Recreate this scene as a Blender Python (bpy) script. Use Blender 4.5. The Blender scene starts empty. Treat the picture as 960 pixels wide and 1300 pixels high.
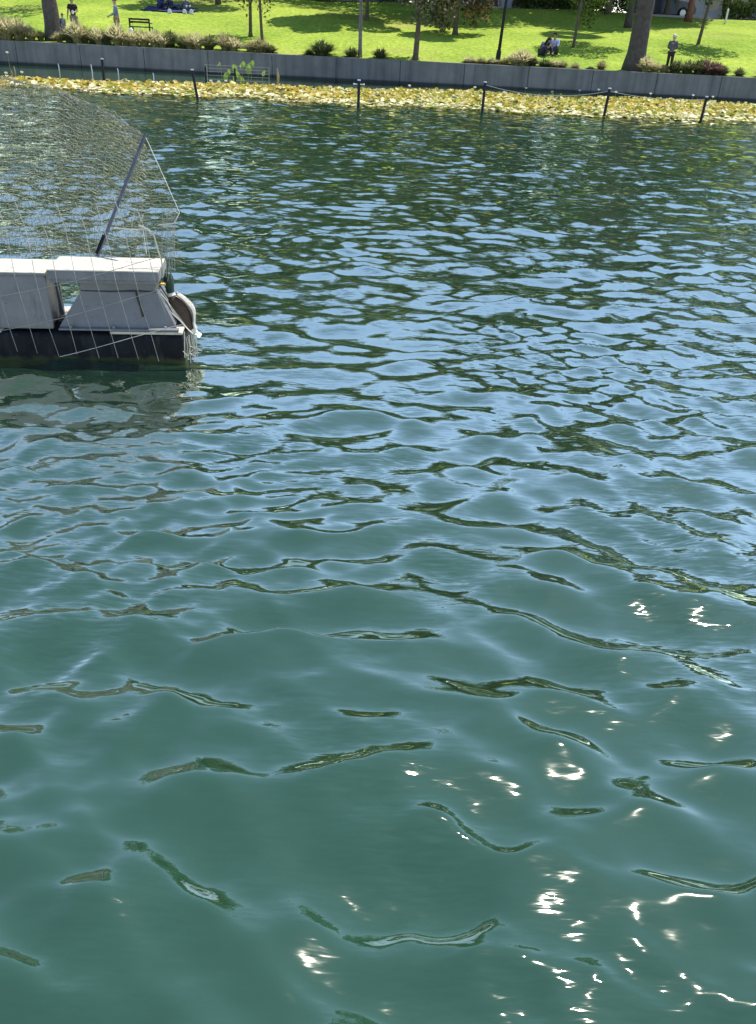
import bpy, bmesh, math, random
import numpy as np
from mathutils import Vector, Matrix

R = math.radians
C = bpy.context.scene.collection
SC = bpy.context.scene

# ------------------------------------------------------------------ camera
CAM_H = 2.2
PITCH = R(30.96)
ROLL = 0.050
FPX = 1020.0                       # focal length in photograph pixels (960 x 1300)
EYE = Vector((0, 0, CAM_H))
FWD = Vector((0, math.cos(PITCH), -math.sin(PITCH)))
UP0 = Vector((0, math.sin(PITCH), math.cos(PITCH)))
RIGHT = Vector((1, 0, 0)) * math.cos(ROLL) + UP0 * math.sin(ROLL)
UP = Vector((-1, 0, 0)) * math.sin(ROLL) + UP0 * math.cos(ROLL)
cd = bpy.data.cameras.new('camera')
cam = bpy.data.objects.new('camera', cd); C.objects.link(cam)
cam.matrix_world = Matrix(((RIGHT.x, UP.x, -FWD.x, EYE.x), (RIGHT.y, UP.y, -FWD.y, EYE.y),
                           (RIGHT.z, UP.z, -FWD.z, EYE.z), (0, 0, 0, 1)))
cd.sensor_fit = 'VERTICAL'; cd.sensor_height = 24
cd.lens = 24 * FPX / 1300
cd.clip_start = 0.05; cd.clip_end = 3000
SC.camera = cam

# ------------------------------------------------------------------ light
SUN_AZ, SUN_EL = R(40), R(67)
w = bpy.data.worlds.new('World'); SC.world = w; w.use_nodes = True
nt = w.node_tree; nt.nodes.clear()
sky = nt.nodes.new('ShaderNodeTexSky'); sky.sky_type = 'NISHITA'; sky.sun_disc = False
sky.sun_elevation = SUN_EL; sky.sun_rotation = SUN_AZ
sky.altitude = 120; sky.air_density = 1.0; sky.dust_density = 0.05; sky.ozone_density = 1.0
bg = nt.nodes.new('ShaderNodeBackground'); bg.inputs['Strength'].default_value = 0.15
wo = nt.nodes.new('ShaderNodeOutputWorld')
nt.links.new(sky.outputs[0], bg.inputs['Color']); nt.links.new(bg.outputs[0], wo.inputs['Surface'])
sd = bpy.data.lights.new('sun', 'SUN'); sd.energy = 4.3; sd.angle = R(0.53); sd.color = (1.0, 0.95, 0.87)
sun = bpy.data.objects.new('sun', sd); C.objects.link(sun)
sun_dir = Vector((math.sin(SUN_AZ) * math.cos(SUN_EL), math.cos(SUN_AZ) * math.cos(SUN_EL), math.sin(SUN_EL)))
sun.rotation_euler = (-sun_dir).to_track_quat('-Z', 'Y').to_euler()
sun.location = sun_dir * 60
SC.view_settings.view_transform = 'Standard'; SC.view_settings.look = 'None'
SC.view_settings.exposure = 0.68; SC.view_settings.gamma = 1.0
try:
    SC.cycles.max_bounces = 6; SC.cycles.diffuse_bounces = 2; SC.cycles.glossy_bounces = 3
    SC.cycles.transparent_max_bounces = 4
except Exception:
    pass

# ------------------------------------------------------------------ helpers
def ray(px, py):
    return (FWD * FPX + RIGHT * (px - 480) - UP * (py - 650)).normalized()
def at_z(px, py, z=0.0):
    d = ray(px, py); return EYE + d * ((z - CAM_H) / d.z)
def at_y(px, py, y):
    d = ray(px, py); return EYE + d * (y / d.y)

def link(o, parent=None):
    C.objects.link(o)
    if parent is not None: o.parent = parent
    return o
def tag(o, label=None, cat=None, group=None, kind=None):
    if label: o['label'] = label
    if cat: o['category'] = cat
    if group: o['group'] = group
    if kind: o['kind'] = kind
    return o
def empty(name, loc, label, cat, group=None, rz=0.0):
    o = bpy.data.objects.new(name, None); o.empty_display_size = 0.1
    o.location = loc; o.rotation_euler = (0, 0, rz); link(o)
    return tag(o, label, cat, group)
def copy_tree(o, parent=None):
    c = o.copy(); C.objects.link(c)
    if parent is not None: c.parent = parent
    for ch in list(o.children): copy_tree(ch, c)
    return c

class MB:
    """collects plain geometry and links it as one mesh object"""
    def __init__(s): s.v = []; s.f = []
    def add(s, vs, fs):
        n = len(s.v); s.v += [tuple(v) for v in vs]; s.f += [tuple(i + n for i in f) for f in fs]
    def box(s, c, d, rz=0.0, taper=1.0, m=None):
        x, y, z = (k / 2 for k in d); vs = []
        for (sx, sy, sz) in ((-1,-1,-1),(1,-1,-1),(1,1,-1),(-1,1,-1),(-1,-1,1),(1,-1,1),(1,1,1),(-1,1,1)):
            t = taper if sz > 0 else 1
            p = Vector((sx*x*t, sy*y*t, sz*z))
            if m is not None: p = m @ p
            if rz: p = Matrix.Rotation(rz, 3, 'Z') @ p
            vs.append(p + Vector(c))
        s.add(vs, [(3,2,1,0),(4,5,6,7),(0,1,5,4),(1,2,6,5),(2,3,7,6),(3,0,4,7)])
    def tube(s, pts, radii, n=6, cap=True):
        pts = [Vector(p) for p in pts]
        if not hasattr(radii, '__len__'): radii = [radii] * len(pts)
        base = len(s.v); a = None
        for i, p in enumerate(pts):
            t = (pts[min(i+1, len(pts)-1)] - pts[max(i-1, 0)])
            if t.length < 1e-9: t = Vector((0,0,1))
            t.normalize()
            if a is None: a = t.orthogonal().normalized()
            a = (a - t * a.dot(t)); a = a.normalized() if a.length > 1e-6 else t.orthogonal().normalized()
            b = t.cross(a)
            for k in range(n):
                an = 2*math.pi*k/n
                s.v.append(tuple(p + (a*math.cos(an) + b*math.sin(an))*radii[i]))
        for i in range(len(pts)-1):
            for k in range(n):
                q = base+i*n; s.f.append((q+k, q+(k+1)%n, q+n+(k+1)%n, q+n+k))
        if cap and n > 2:
            s.f.append(tuple(base+k for k in reversed(range(n))))
            q = base+(len(pts)-1)*n; s.f.append(tuple(q+k for k in range(n)))
    def ball(s, c, r, m=None, nu=8, nv=6):
        if not hasattr(r, '__len__'): r = (r, r, r)
        vs = []; fs = []
        for j in range(nv+1):
            ph = math.pi*j/nv
            for i in range(nu):
                th = 2*math.pi*i/nu
                p = Vector((r[0]*math.sin(ph)*math.cos(th), r[1]*math.sin(ph)*math.sin(th), r[2]*math.cos(ph)))
                if m is not None: p = m @ p
                vs.append(p + Vector(c))
        for j in range(nv):
            for i in range(nu):
                fs.append((j*nu+i, (j+1)*nu+i, (j+1)*nu+(i+1)%nu, j*nu+(i+1)%nu))
        s.add(vs, fs)
    def prism(s, poly, a, b):
        """poly: list of 3-D points of one end; a->b is the extrusion"""
        e = Vector(b) - Vector(a); n = len(poly)
        vs = [Vector(p) for p in poly] + [Vector(p) + e for p in poly]
        fs = [tuple(range(n)), tuple(range(2*n-1, n-1, -1))] + [(i, i+n, (i+1)%n+n, (i+1)%n) for i in range(n)]
        s.add(vs, fs)
    def mesh(s, name, mats, smooth=False):
        me = bpy.data.meshes.new(name); me.from_pydata(s.v, [], s.f); me.update()
        for m in (mats if isinstance(mats, (list, tuple)) else [mats]): me.materials.append(m)
        if smooth: me.polygons.foreach_set('use_smooth', [True]*len(me.polygons))
        bm = bmesh.new(); bm.from_mesh(me); bmesh.ops.recalc_face_normals(bm, faces=bm.faces); bm.to_mesh(me); bm.free()
        return me
    def build(s, name, mat, parent=None, smooth=False, bevel=0.0, seg=2, loc=None):
        o = bpy.data.objects.new(name, s.mesh(name, mat, smooth)); link(o, parent)
        if loc is not None: o.location = loc
        if bevel:
            b = o.modifiers.new('bevel', 'BEVEL'); b.width = bevel; b.segments = seg; b.limit_method = 'ANGLE'; b.angle_limit = R(35)
            b.harden_normals = False
        return o

# ------------------------------------------------------------------ materials
def mat(name, base, rough=0.7, var=0.25, scale=8.0, bump=0.0, bump_scale=None, metal=0.0, spec=0.5, base2=None, coords='Object', trans=0.0):
    m = bpy.data.materials.new(name); m.use_nodes = True; nt = m.node_tree; N = nt.nodes; L = nt.links
    b = N['Principled BSDF']; b.inputs['Roughness'].default_value = rough; b.inputs['Metallic'].default_value = metal
    b.inputs['Specular IOR Level'].default_value = spec
    tc = N.new('ShaderNodeTexCoord'); no = N.new('ShaderNodeTexNoise')
    no.inputs['Scale'].default_value = scale; no.inputs['Detail'].default_value = 6; no.inputs['Roughness'].default_value = 0.65
    L.new(tc.outputs[coords], no.inputs['Vector'])
    cr = N.new('ShaderNodeValToRGB')
    lo = base2 if base2 else tuple(c*(1-var) for c in base)
    hi = base if base2 else tuple(min(1, c*(1+var)) for c in base)
    cr.color_ramp.elements[0].position = 0.32; cr.color_ramp.elements[1].position = 0.68
    cr.color_ramp.elements[0].color = (*lo, 1); cr.color_ramp.elements[1].color = (*hi, 1)
    L.new(no.outputs['Fac'], cr.inputs['Fac']); L.new(cr.outputs['Color'], b.inputs['Base Color'])
    if bump:
        n2 = N.new('ShaderNodeTexNoise'); n2.inputs['Scale'].default_value = bump_scale or scale*4; n2.inputs['Detail'].default_value = 5
        L.new(tc.outputs[coords], n2.inputs['Vector'])
        bp = N.new('ShaderNodeBump'); bp.inputs['Strength'].default_value = 1.0; bp.inputs['Distance'].default_value = bump
        L.new(n2.outputs['Fac'], bp.inputs['Height']); L.new(bp.outputs['Normal'], b.inputs['Normal'])
    if trans:
        tr = N.new('ShaderNodeBsdfTranslucent'); mx = N.new('ShaderNodeMixShader'); mx.inputs[0].default_value = trans
        L.new(cr.outputs['Color'], tr.inputs['Color']); L.new(b.outputs[0], mx.inputs[1]); L.new(tr.outputs[0], mx.inputs[2])
        L.new(mx.outputs[0], N['Material Output'].inputs['Surface'])
    return m
M = {}
# ------------------------------------------------------------------ the lake
def water_material():
    m = bpy.data.materials.new('lake_water'); m.use_nodes = True; nt = m.node_tree; N = nt.nodes; L = nt.links
    N.remove(N['Principled BSDF'])
    b = N.new('ShaderNodeBsdfDiffuse'); gl = N.new('ShaderNodeBsdfAnisotropic'); gl.inputs['Roughness'].default_value = WATER_ROUGH; gl.inputs['Color'].default_value = (1.0, 0.98, 0.80, 1)
    g2 = N.new('ShaderNodeBsdfAnisotropic'); g2.inputs['Roughness'].default_value = 0.09; gm = N.new('ShaderNodeMixShader'); gm.inputs[0].default_value = 0.03
    L.new(gl.outputs[0], gm.inputs[1]); L.new(g2.outputs[0], gm.inputs[2])
    fr = N.new('ShaderNodeFresnel'); fr.inputs['IOR'].default_value = WATER_IOR
    fk = N.new('ShaderNodeMath'); fk.operation = 'MULTIPLY'; fk.inputs[1].default_value = WATER_GLOSS; fk.use_clamp = True
    fp_ = N.new('ShaderNodeMath'); fp_.operation = 'POWER'; fp_.inputs[1].default_value = 1.85; L.new(fr.outputs[0], fp_.inputs[0])
    fm = N.new('ShaderNodeMath'); fm.operation = 'MINIMUM'; fm.inputs[1].default_value = 0.76; L.new(fk.outputs[0], fm.inputs[0])
    L.new(fp_.outputs[0], fk.inputs[0]); mxs = N.new('ShaderNodeMixShader'); L.new(fm.outputs[0], mxs.inputs[0])
    L.new(b.outputs[0], mxs.inputs[1]); L.new(gm.outputs[0], mxs.inputs[2]); L.new(mxs.outputs[0], N['Material Output'].inputs['Surface'])
    geo = N.new('ShaderNodeNewGeometry'); at = N.new('ShaderNodeAttribute'); at.attribute_name = 'ripple'
    tc = N.new('ShaderNodeTexCoord')
    mp0 = N.new('ShaderNodeMapping'); mp0.inputs['Scale'].default_value = (0.25, 0.25, 1); L.new(tc.outputs['Object'], mp0.inputs['Vector'])
    cn = N.new('ShaderNodeTexNoise'); cn.inputs['Scale'].default_value = 1.0; cn.inputs['Detail'].default_value = 3
    L.new(mp0.outputs[0], cn.inputs['Vector'])
    cr = N.new('ShaderNodeValToRGB'); L.new(cn.outputs['Fac'], cr.inputs['Fac'])
    cr.color_ramp.elements[0].position = 0.3; cr.color_ramp.elements[1].position = 0.7
    cr.color_ramp.elements[0].color = (*WATER_A, 1); cr.color_ramp.elements[1].color = (*WATER_B, 1)
    L.new(cr.outputs['Color'], b.inputs['Color'])
    def slopes(scale, sx, sy, det, rot):
        mp = N.new('ShaderNodeMapping'); mp.inputs['Scale'].default_value = (sx, sy, 1); mp.inputs['Rotation'].default_value = (0, 0, rot)
        L.new(tc.outputs['Object'], mp.inputs['Vector'])
        n = N.new('ShaderNodeTexNoise'); n.inputs['Scale'].default_value = scale; n.inputs['Detail'].default_value = det
        n.inputs['Distortion'].default_value = 0.6
        L.new(mp.outputs[0], n.inputs['Vector'])
        s = N.new('ShaderNodeVectorMath'); s.operation = 'SUBTRACT'; s.inputs[1].default_value = (0.5, 0.5, 0.5)
        L.new(n.outputs['Color'], s.inputs[0])
        k = N.new('ShaderNodeVectorMath'); k.operation = 'MULTIPLY'; k.inputs[1].default_value = (0.7, 1.0, 0)
        L.new(s.outputs[0], k.inputs[0]); return k
    far = slopes(3.0, 0.7, 1.5, 3, 0.12)
    fine = slopes(34.0, 0.30, 1.8, 2, -0.30)
    mid = slopes(11.0, 0.5, 1.7, 3, 0.2)
    patch = N.new('ShaderNodeTexNoise'); patch.inputs['Scale'].default_value = 0.9; patch.inputs['Detail'].default_value = 2
    L.new(tc.outputs['Object'], patch.inputs['Vector'])
    pr = N.new('ShaderNodeMapRange'); pr.inputs['From Min'].default_value = 0.42; pr.inputs['From Max'].default_value = 0.66
    pr.inputs['To Min'].default_value = 0.07; pr.inputs['To Max'].default_value = FINE
    L.new(patch.outputs['Fac'], pr.inputs['Value'])
    ms = N.new('ShaderNodeMath'); ms.operation = 'MULTIPLY'; ms.inputs[1].default_value = FAR_GAIN; L.new(at.outputs['Fac'], ms.inputs[0])
    s1 = N.new('ShaderNodeVectorMath'); s1.operation = 'SCALE'; L.new(far.outputs[0], s1.inputs[0]); L.new(ms.outputs[0], s1.inputs['Scale'])
    s2 = N.new('ShaderNodeVectorMath'); s2.operation = 'SCALE'; L.new(fine.outputs[0], s2.inputs[0]); L.new(pr.outputs[0], s2.inputs['Scale'])
    a1 = N.new('ShaderNodeVectorMath'); a1.operation = 'ADD'; L.new(s1.outputs[0], a1.inputs[0]); L.new(s2.outputs[0], a1.inputs[1])
    s3 = N.new('ShaderNodeVectorMath'); s3.operation = 'SCALE'; L.new(mid.outputs[0], s3.inputs[0]); s3.inputs['Scale'].default_value = MID
    a3 = N.new('ShaderNodeVectorMath'); a3.operation = 'ADD'; L.new(a1.outputs[0], a3.inputs[0]); L.new(s3.outputs[0], a3.inputs[1]); a1 = a3
    ca = N.new('ShaderNodeAttribute'); ca.attribute_name = 'chop'; a4 = N.new('ShaderNodeVectorMath'); a4.operation = 'SCALE'; L.new(a1.outputs[0], a4.inputs[0]); L.new(ca.outputs['Fac'], a4.inputs['Scale']); a1 = a4
    a2 = N.new('ShaderNodeVectorMath'); a2.operation = 'ADD'; L.new(geo.outputs['Normal'], a2.inputs[0]); L.new(a1.outputs[0], a2.inputs[1])
    nn = N.new('ShaderNodeVectorMath'); nn.operation = 'NORMALIZE'; L.new(a2.outputs[0], nn.inputs[0])
    L.new(nn.outputs[0], b.inputs['Normal']); L.new(nn.outputs[0], gl.inputs['Normal']); L.new(nn.outputs[0], g2.inputs['Normal']); L.new(nn.outputs[0], fr.inputs['Normal'])
    return m

WATER_ROUGH, WATER_IOR, WATER_GLOSS = 0.034, 1.333, 112.0
WATER_A, WATER_B = (0.015, 0.050, 0.028), (0.020, 0.060, 0.035)
FINE, FAR_GAIN, MID = 0.6, 5.0, 0.20
SEED = 23

def wave_set():
    rs = np.random.RandomState(SEED); out = []
    #   lambda range, count, total rms slope, direction spread, main direction (0 = travelling along +y)
    for (l0, l1, n, slope, spread, th0) in ((1.5, 3.2, 10, 0.036, 0.4, -0.35), (0.75, 1.5, 20, 0.060, 0.42, 0.16), (0.42, 0.75, 22, 0.076, 0.42, 0.22), (0.42, 0.75, 22, 0.070, 0.42, -0.22),
                                            (0.22, 0.42, 70, 0.150, 0.48, -0.02), (0.09, 0.22, 70, 0.130, 0.5, 0.05)):
        for i in range(n):
            lam = math.exp(rs.uniform(math.log(l0), math.log(l1))); th = th0 + rs.normal(0, spread)
            if rs.rand() < 0.5: th += math.pi
            k = 2*math.pi/lam; a = slope*math.sqrt(2.0/n)/k
            out.append((lam, k*math.sin(th), k*math.cos(th), a, rs.uniform(0, 2*math.pi)))
    return out

def build_water():
    rr = [0.0, 0.35]; g = 0.0032; r = 0.7
    while r < 60: rr.append(r); r *= 1+g
    while r < 900: rr.append(r); r *= 1.12
    rr = np.array(rr)
    dense = np.arange(-0.82, 0.8201, 0.0045)
    coarse = np.linspace(0.82, 2*math.pi-0.82, 46)[1:-1]
    th = np.concatenate([dense, coarse]); nth = len(th)
    dth = np.diff(np.concatenate([th, [th[0]+2*math.pi]])); dth = np.maximum(dth, np.roll(dth, 1))
    RR, TH = np.meshgrid(rr[1:], th, indexing='ij')
    dr = np.gradient(rr[1:])
    sp = np.maximum(np.broadcast_to(dr[:, None], RR.shape), 0.6*RR*dth[None, :])
    X = RR*np.sin(TH); Y = RR*np.cos(TH)
    XS = X - SHIFT[0]; YS = Y - SHIFT[1]
    wx = XS + 0.12*np.sin(0.9*YS+1.3*XS) ; wy = YS + 0.10*np.sin(1.1*XS-0.7*YS+1.0)
    Z = np.zeros_like(X); DX = np.zeros_like(X); DY = np.zeros_like(X); lost = np.zeros_like(X)
    # the far water lies in the lee of the lilies: calmer against the wall
    calm = np.clip((34.0 - Y)/3.5, 0.03, 1.0)
    # gusts make the chop uneven
    gust = 0.85 + 0.28*np.sin(0.55*X+0.31*Y+0.4)*np.sin(0.42*Y-0.23*X+1.9)
    far = np.clip((Y-4.0)/8.0, 0, 1)
    for (lam, kx, ky, a, ph) in wave_set():
        q = lam/sp; wgt = np.clip((q-2.6)/2.6, 0, 1); wgt = wgt*wgt*(3-2*wgt)
        amp = a*gust
        if lam < 0.42: amp = amp*(NEAR_SMALL + (1-NEAR_SMALL)*far)
        if lam > 0.42: amp = amp*(1 - 0.40*far)
        if 0.20 < lam < 0.6: amp = amp*(1.22 - 0.17*far)
        if lam < 0.22: amp = amp*(0.35+0.75*np.clip(np.sin(0.8*X-1.1*Y+0.7)+np.sin(1.3*X+0.9*Y), 0, 1.4))
        k = math.hypot(kx, ky); P = kx*wx+ky*wy+ph
        Z += amp*wgt*np.cos(P); s = np.sin(P)*amp*wgt*0.6
        DX -= s*kx/k; DY -= s*ky/k
        lost += 0.5*(a*k)**2*(1-wgt**2)
    DY += SHEAR*Z          # the crests lean away from the viewer, down the wind
    Z *= calm; DX *= calm; DY *= calm
    rip = np.sqrt(lost)*calm
    edge = np.clip((RR[:, :]-60)/60, 0, 1); rip *= 1-0.3*edge
    V = np.stack([X+DX, Y+DY, Z], -1).reshape(-1, 3)
    nr = len(rr)-1
    clm = np.concatenate([calm.reshape(-1), [1.0]]); V = np.concatenate([V, [[0, 0, 0]]]); rip = np.concatenate([rip.reshape(-1), [0.0]])
    i = np.arange(nr-1)[:, None]*nth; j = np.arange(nth)[None, :]; j2 = (j+1) % nth
    F = np.stack([i+j, i+nth+j, i+nth+j2, i+j2], -1).reshape(-1, 4)[:, ::-1]
    tri = np.stack([np.full(nth, len(V)-1), np.arange(nth), (np.arange(nth)+1) % nth], -1)[:, ::-1]
    me = bpy.data.meshes.new('lake_water')
    me.vertices.add(len(V)); me.vertices.foreach_set('co', V.astype(np.float32).ravel())
    nl = F.size + tri.size; me.loops.add(nl)
    me.loops.foreach_set('vertex_index', np.concatenate([F.ravel(), tri.ravel()]).astype(np.int32))
    me.polygons.add(len(F)+len(tri))
    ls = np.concatenate([np.arange(len(F))*4, F.size+np.arange(len(tri))*3]).astype(np.int32)
    me.polygons.foreach_set('loop_start', ls)
    me.polygons.foreach_set('use_smooth', np.ones(len(ls), dtype=bool))
    me.update(calc_edges=True); me.validate()
    at = me.attributes.new('ripple', 'FLOAT', 'POINT'); at.data.foreach_set('value', rip.astype(np.float32))
    at = me.attributes.new('chop', 'FLOAT', 'POINT'); at.data.foreach_set('value', clm.astype(np.float32))
    me.materials.append(water_material())
    o = bpy.data.objects.new('lake_water', me); link(o); tag(o, kind='structure')
    if me.polygons[0].normal.z < 0: me.flip_normals()
    return o
SHIFT = (0.24, -0.40); NEAR_SMALL = 1.0; SHEAR = 1.4
build_water()
# ------------------------------------------------------------------ ground behind the wall
WALL_Y, WALL_TOP = 43.6, 1.0
SLOPE = 0.125; CREST = 67.5
def lawn_z(y):
    return WALL_TOP - 0.03 + max(0, min(y, CREST) - 44.0) * SLOPE
def lawn_at(px, py):
    d = ray(px, py); t = (WALL_TOP - 0.03 - 44.0*SLOPE - CAM_H)/(d.z - SLOPE*d.y)
    p = EYE + d*t; return Vector((p.x, p.y, lawn_z(p.y)))

def lawn_material():
    m = bpy.data.materials.new('lawn_grass'); m.use_nodes = True; nt = m.node_tree; N = nt.nodes; L = nt.links
    b = N['Principled BSDF']; b.inputs['Roughness'].default_value = 0.9; b.inputs['Specular IOR Level'].default_value = 0.15
    tc = N.new('ShaderNodeTexCoord')
    def noise(s, d, sc=(1,1,1)):
        mp = N.new('ShaderNodeMapping'); mp.inputs['Scale'].default_value = sc; L.new(tc.outputs['Object'], mp.inputs['Vector'])
        n = N.new('ShaderNodeTexNoise'); n.inputs['Scale'].default_value = s; n.inputs['Detail'].default_value = d; L.new(mp.outputs[0], n.inputs['Vector']); return n
    def ramp(n, p0, c0, p1, c1):
        r = N.new('ShaderNodeValToRGB'); r.color_ramp.elements[0].position = p0; r.color_ramp.elements[1].position = p1
        r.color_ramp.elements[0].color = (*c0, 1); r.color_ramp.elements[1].color = (*c1, 1); L.new(n.outputs['Fac'], r.inputs['Fac']); return r
    big = ramp(noise(0.22, 4), 0.35, (0.21, 0.32, 0.035), 0.65, (0.34, 0.44, 0.060))
    fine = ramp(noise(5.0, 7, (1, 0.6, 1)), 0.3, (0.55, 0.6, 0.5), 0.7, (1.3, 1.22, 1.2))
    mul = N.new('ShaderNodeMix'); mul.data_type = 'RGBA'; mul.blend_type = 'MULTIPLY'; mul.inputs[0].default_value = 0.75
    L.new(big.outputs['Color'], mul.inputs[6]); L.new(fine.outputs['Color'], mul.inputs[7])
    dry = ramp(noise(0.13, 3, (1, 1.6, 1)), 0.58, (0, 0, 0), 0.74, (1, 1, 1))
    mx = N.new('ShaderNodeMix'); mx.data_type = 'RGBA'; L.new(dry.outputs['Color'], mx.inputs[0])
    L.new(mul.outputs[2], mx.inputs[6]); mx.inputs[7].default_value = (0.33, 0.29, 0.10, 1)
    L.new(mx.outputs[2], b.inputs['Base Color'])
    n3 = noise(9.0, 6); bp = N.new('ShaderNodeBump'); bp.inputs['Distance'].default_value = 0.12; L.new(n3.outputs['Fac'], bp.inputs['Height'])
    L.new(bp.outputs['Normal'], b.inputs['Normal'])
    tr = N.new('ShaderNodeBsdfTranslucent'); ms = N.new('ShaderNodeMixShader'); ms.inputs[0].default_value = 0.0
    return m
M['lawn'] = lawn_material()
def build_lawn():
    rs = np.random.RandomState(5)
    ys = np.concatenate([np.arange(43.9, CREST+0.01, 0.6), [CREST+0.5, CREST+1.2]]); xs = np.arange(-60, 60.1, 0.8)
    vs = []; fs = []
    for j, y in enumerate(ys):
        for x in xs:
            edge = min(1.0, max(0.0, (y-44.3)/2))
            vs.append((x, y, lawn_z(y) + edge*0.06*(math.sin(0.5*x+0.3*y)+math.sin(0.23*x-0.4*y+1)) + edge*rs.uniform(-.012, .012) - (0.05 if y > CREST else 0)))
    nx = len(xs)
    for j in range(len(ys)-1):
        for i in range(nx-1): fs.append((j*nx+i, j*nx+i+1, (j+1)*nx+i+1, (j+1)*nx+i))
    m = MB(); m.add(vs, fs); o = m.build('lawn', M['lawn'], smooth=True); tag(o, kind='structure')
    crest = lawn_z(CREST)
    g = MB(); g.add([(-700, CREST+0.9, crest-0.06), (700, CREST+0.9, crest-0.06), (700, 900, crest-0.06), (-700, 900, crest-0.06)], [(0,1,2,3)])
    for s in (-1, 1):
        g.add([(s*59.8, 43.9, WALL_TOP-0.05), (s*700, 43.9, WALL_TOP-0.05), (s*700, CREST+0.9, crest-0.06), (s*59.8, CREST+0.9, crest-0.06)], [(0,1,2,3) if s > 0 else (3,2,1,0)])
    o = g.build('ground', mat('dry_ground', (0.16, 0.15, 0.09), 0.95, 0.3, 0.6)); tag(o, kind='structure')
    r = MB(); r.box((0, 74.5, crest-0.05), (240, 9, 0.03)); o = r.build('road', mat('asphalt', (0.055, 0.055, 0.058), 0.9, 0.25, 3)); tag(o, kind='structure')
    r = MB(); r.box((0, 69.5, crest-0.02), (240, 1.0, 0.22)); o = r.build('kerb', mat('kerb_concrete', (0.35, 0.34, 0.31), 0.9, 0.2, 3)); tag(o, kind='structure')
build_lawn()

def wall_material():
    m = mat('wall_concrete', (0.15, 0.152, 0.15), 0.9, 0.16, 1.3, bump=0.004, bump_scale=30)
    nt = m.node_tree; N = nt.nodes; L = nt.links; b = N['Principled BSDF']
    src = b.inputs['Base Color'].links[0].from_socket
    tc = N.new('ShaderNodeTexCoord'); sp = N.new('ShaderNodeSeparateXYZ'); L.new(tc.outputs['Object'], sp.inputs[0])
    mp = N.new('ShaderNodeMapping'); mp.inputs['Scale'].default_value = (3.2, 3.2, 0.25); L.new(tc.outputs['Object'], mp.inputs['Vector'])
    st = N.new('ShaderNodeTexNoise'); st.inputs['Scale'].default_value = 1; st.inputs['Detail'].default_value = 5; L.new(mp.outputs[0], st.inputs['Vector'])
    sr = N.new('ShaderNodeMapRange'); sr.inputs['From Min'].default_value = 0.42; sr.inputs['From Max'].default_value = 0.72; sr.inputs['To Min'].default_value = 1; sr.inputs['To Max'].default_value = 0.62
    L.new(st.outputs['Fac'], sr.inputs['Value'])
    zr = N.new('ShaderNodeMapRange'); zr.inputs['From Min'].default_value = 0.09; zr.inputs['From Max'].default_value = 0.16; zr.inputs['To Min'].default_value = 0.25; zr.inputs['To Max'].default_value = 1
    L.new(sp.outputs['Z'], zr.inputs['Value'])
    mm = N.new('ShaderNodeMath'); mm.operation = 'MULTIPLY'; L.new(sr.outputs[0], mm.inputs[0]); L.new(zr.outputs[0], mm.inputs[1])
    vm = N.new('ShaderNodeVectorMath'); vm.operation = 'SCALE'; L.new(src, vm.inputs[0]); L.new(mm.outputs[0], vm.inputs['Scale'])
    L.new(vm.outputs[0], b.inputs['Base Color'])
    return m
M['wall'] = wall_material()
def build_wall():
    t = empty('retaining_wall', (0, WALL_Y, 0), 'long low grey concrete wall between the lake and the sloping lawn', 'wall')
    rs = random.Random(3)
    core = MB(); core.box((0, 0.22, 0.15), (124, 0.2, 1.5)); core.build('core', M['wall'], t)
    x = -61.0
    while x < 61:
        wd = 3.05
        p = MB(); p.box((x+wd/2, 0.175+rs.uniform(-.006, .006), 0.15+rs.uniform(-.004, .004)), (wd-0.022, 0.35, 1.70))
        p.build('wall_panel', M['wall'], t, bevel=0.012, seg=1); x += wd
build_wall()

# ------------------------------------------------------------------ foliage tools
def tint_mat(name, stops, rough=0.6, trans=0.35, spec=0.3):
    m = bpy.data.materials.new(name); m.use_nodes = True; nt = m.node_tree; N = nt.nodes; L = nt.links
    b = N['Principled BSDF']; b.inputs['Roughness'].default_value = rough; b.inputs['Specular IOR Level'].default_value = spec
    a = N.new('ShaderNodeAttribute'); a.attribute_name = 'tint'
    r = N.new('ShaderNodeValToRGB'); e = r.color_ramp.elements
    while len(e) < len(stops): e.new(0.5)
    for k, (p, c) in enumerate(stops): e[k].position = p; e[k].color = (*c, 1)
    L.new(a.outputs['Fac'], r.inputs['Fac']); L.new(r.outputs['Color'], b.inputs['Base Color'])
    tr = N.new('ShaderNodeBsdfTranslucent'); mx = N.new('ShaderNodeMixShader'); mx.inputs[0].default_value = trans
    L.new(r.outputs['Color'], tr.inputs['Color']); L.new(b.outputs[0], mx.inputs[1]); L.new(tr.outputs[0], mx.inputs[2])
    L.new(mx.outputs[0], N['Material Output'].inputs['Surface'])
    return m
def np_mesh(name, V, F, material, tint=None, smooth=False):
    """V (n,3), F (m,k) all faces with k corners"""
    me = bpy.data.meshes.new(name); me.vertices.add(len(V)); me.vertices.foreach_set('co', np.asarray(V, np.float32).ravel())
    k = F.shape[1]; me.loops.add(F.size); me.loops.foreach_set('vertex_index', F.astype(np.int32).ravel())
    me.polygons.add(len(F)); me.polygons.foreach_set('loop_start', (np.arange(len(F))*k).astype(np.int32))
    me.polygons.foreach_set('use_smooth', np.full(len(F), smooth)); me.update(calc_edges=True)
    if tint is not None:
        a = me.attributes.new('tint', 'FLOAT', 'POINT'); a.data.foreach_set('value', np.asarray(tint, np.float32))
    me.materials.append(material); return me
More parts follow.
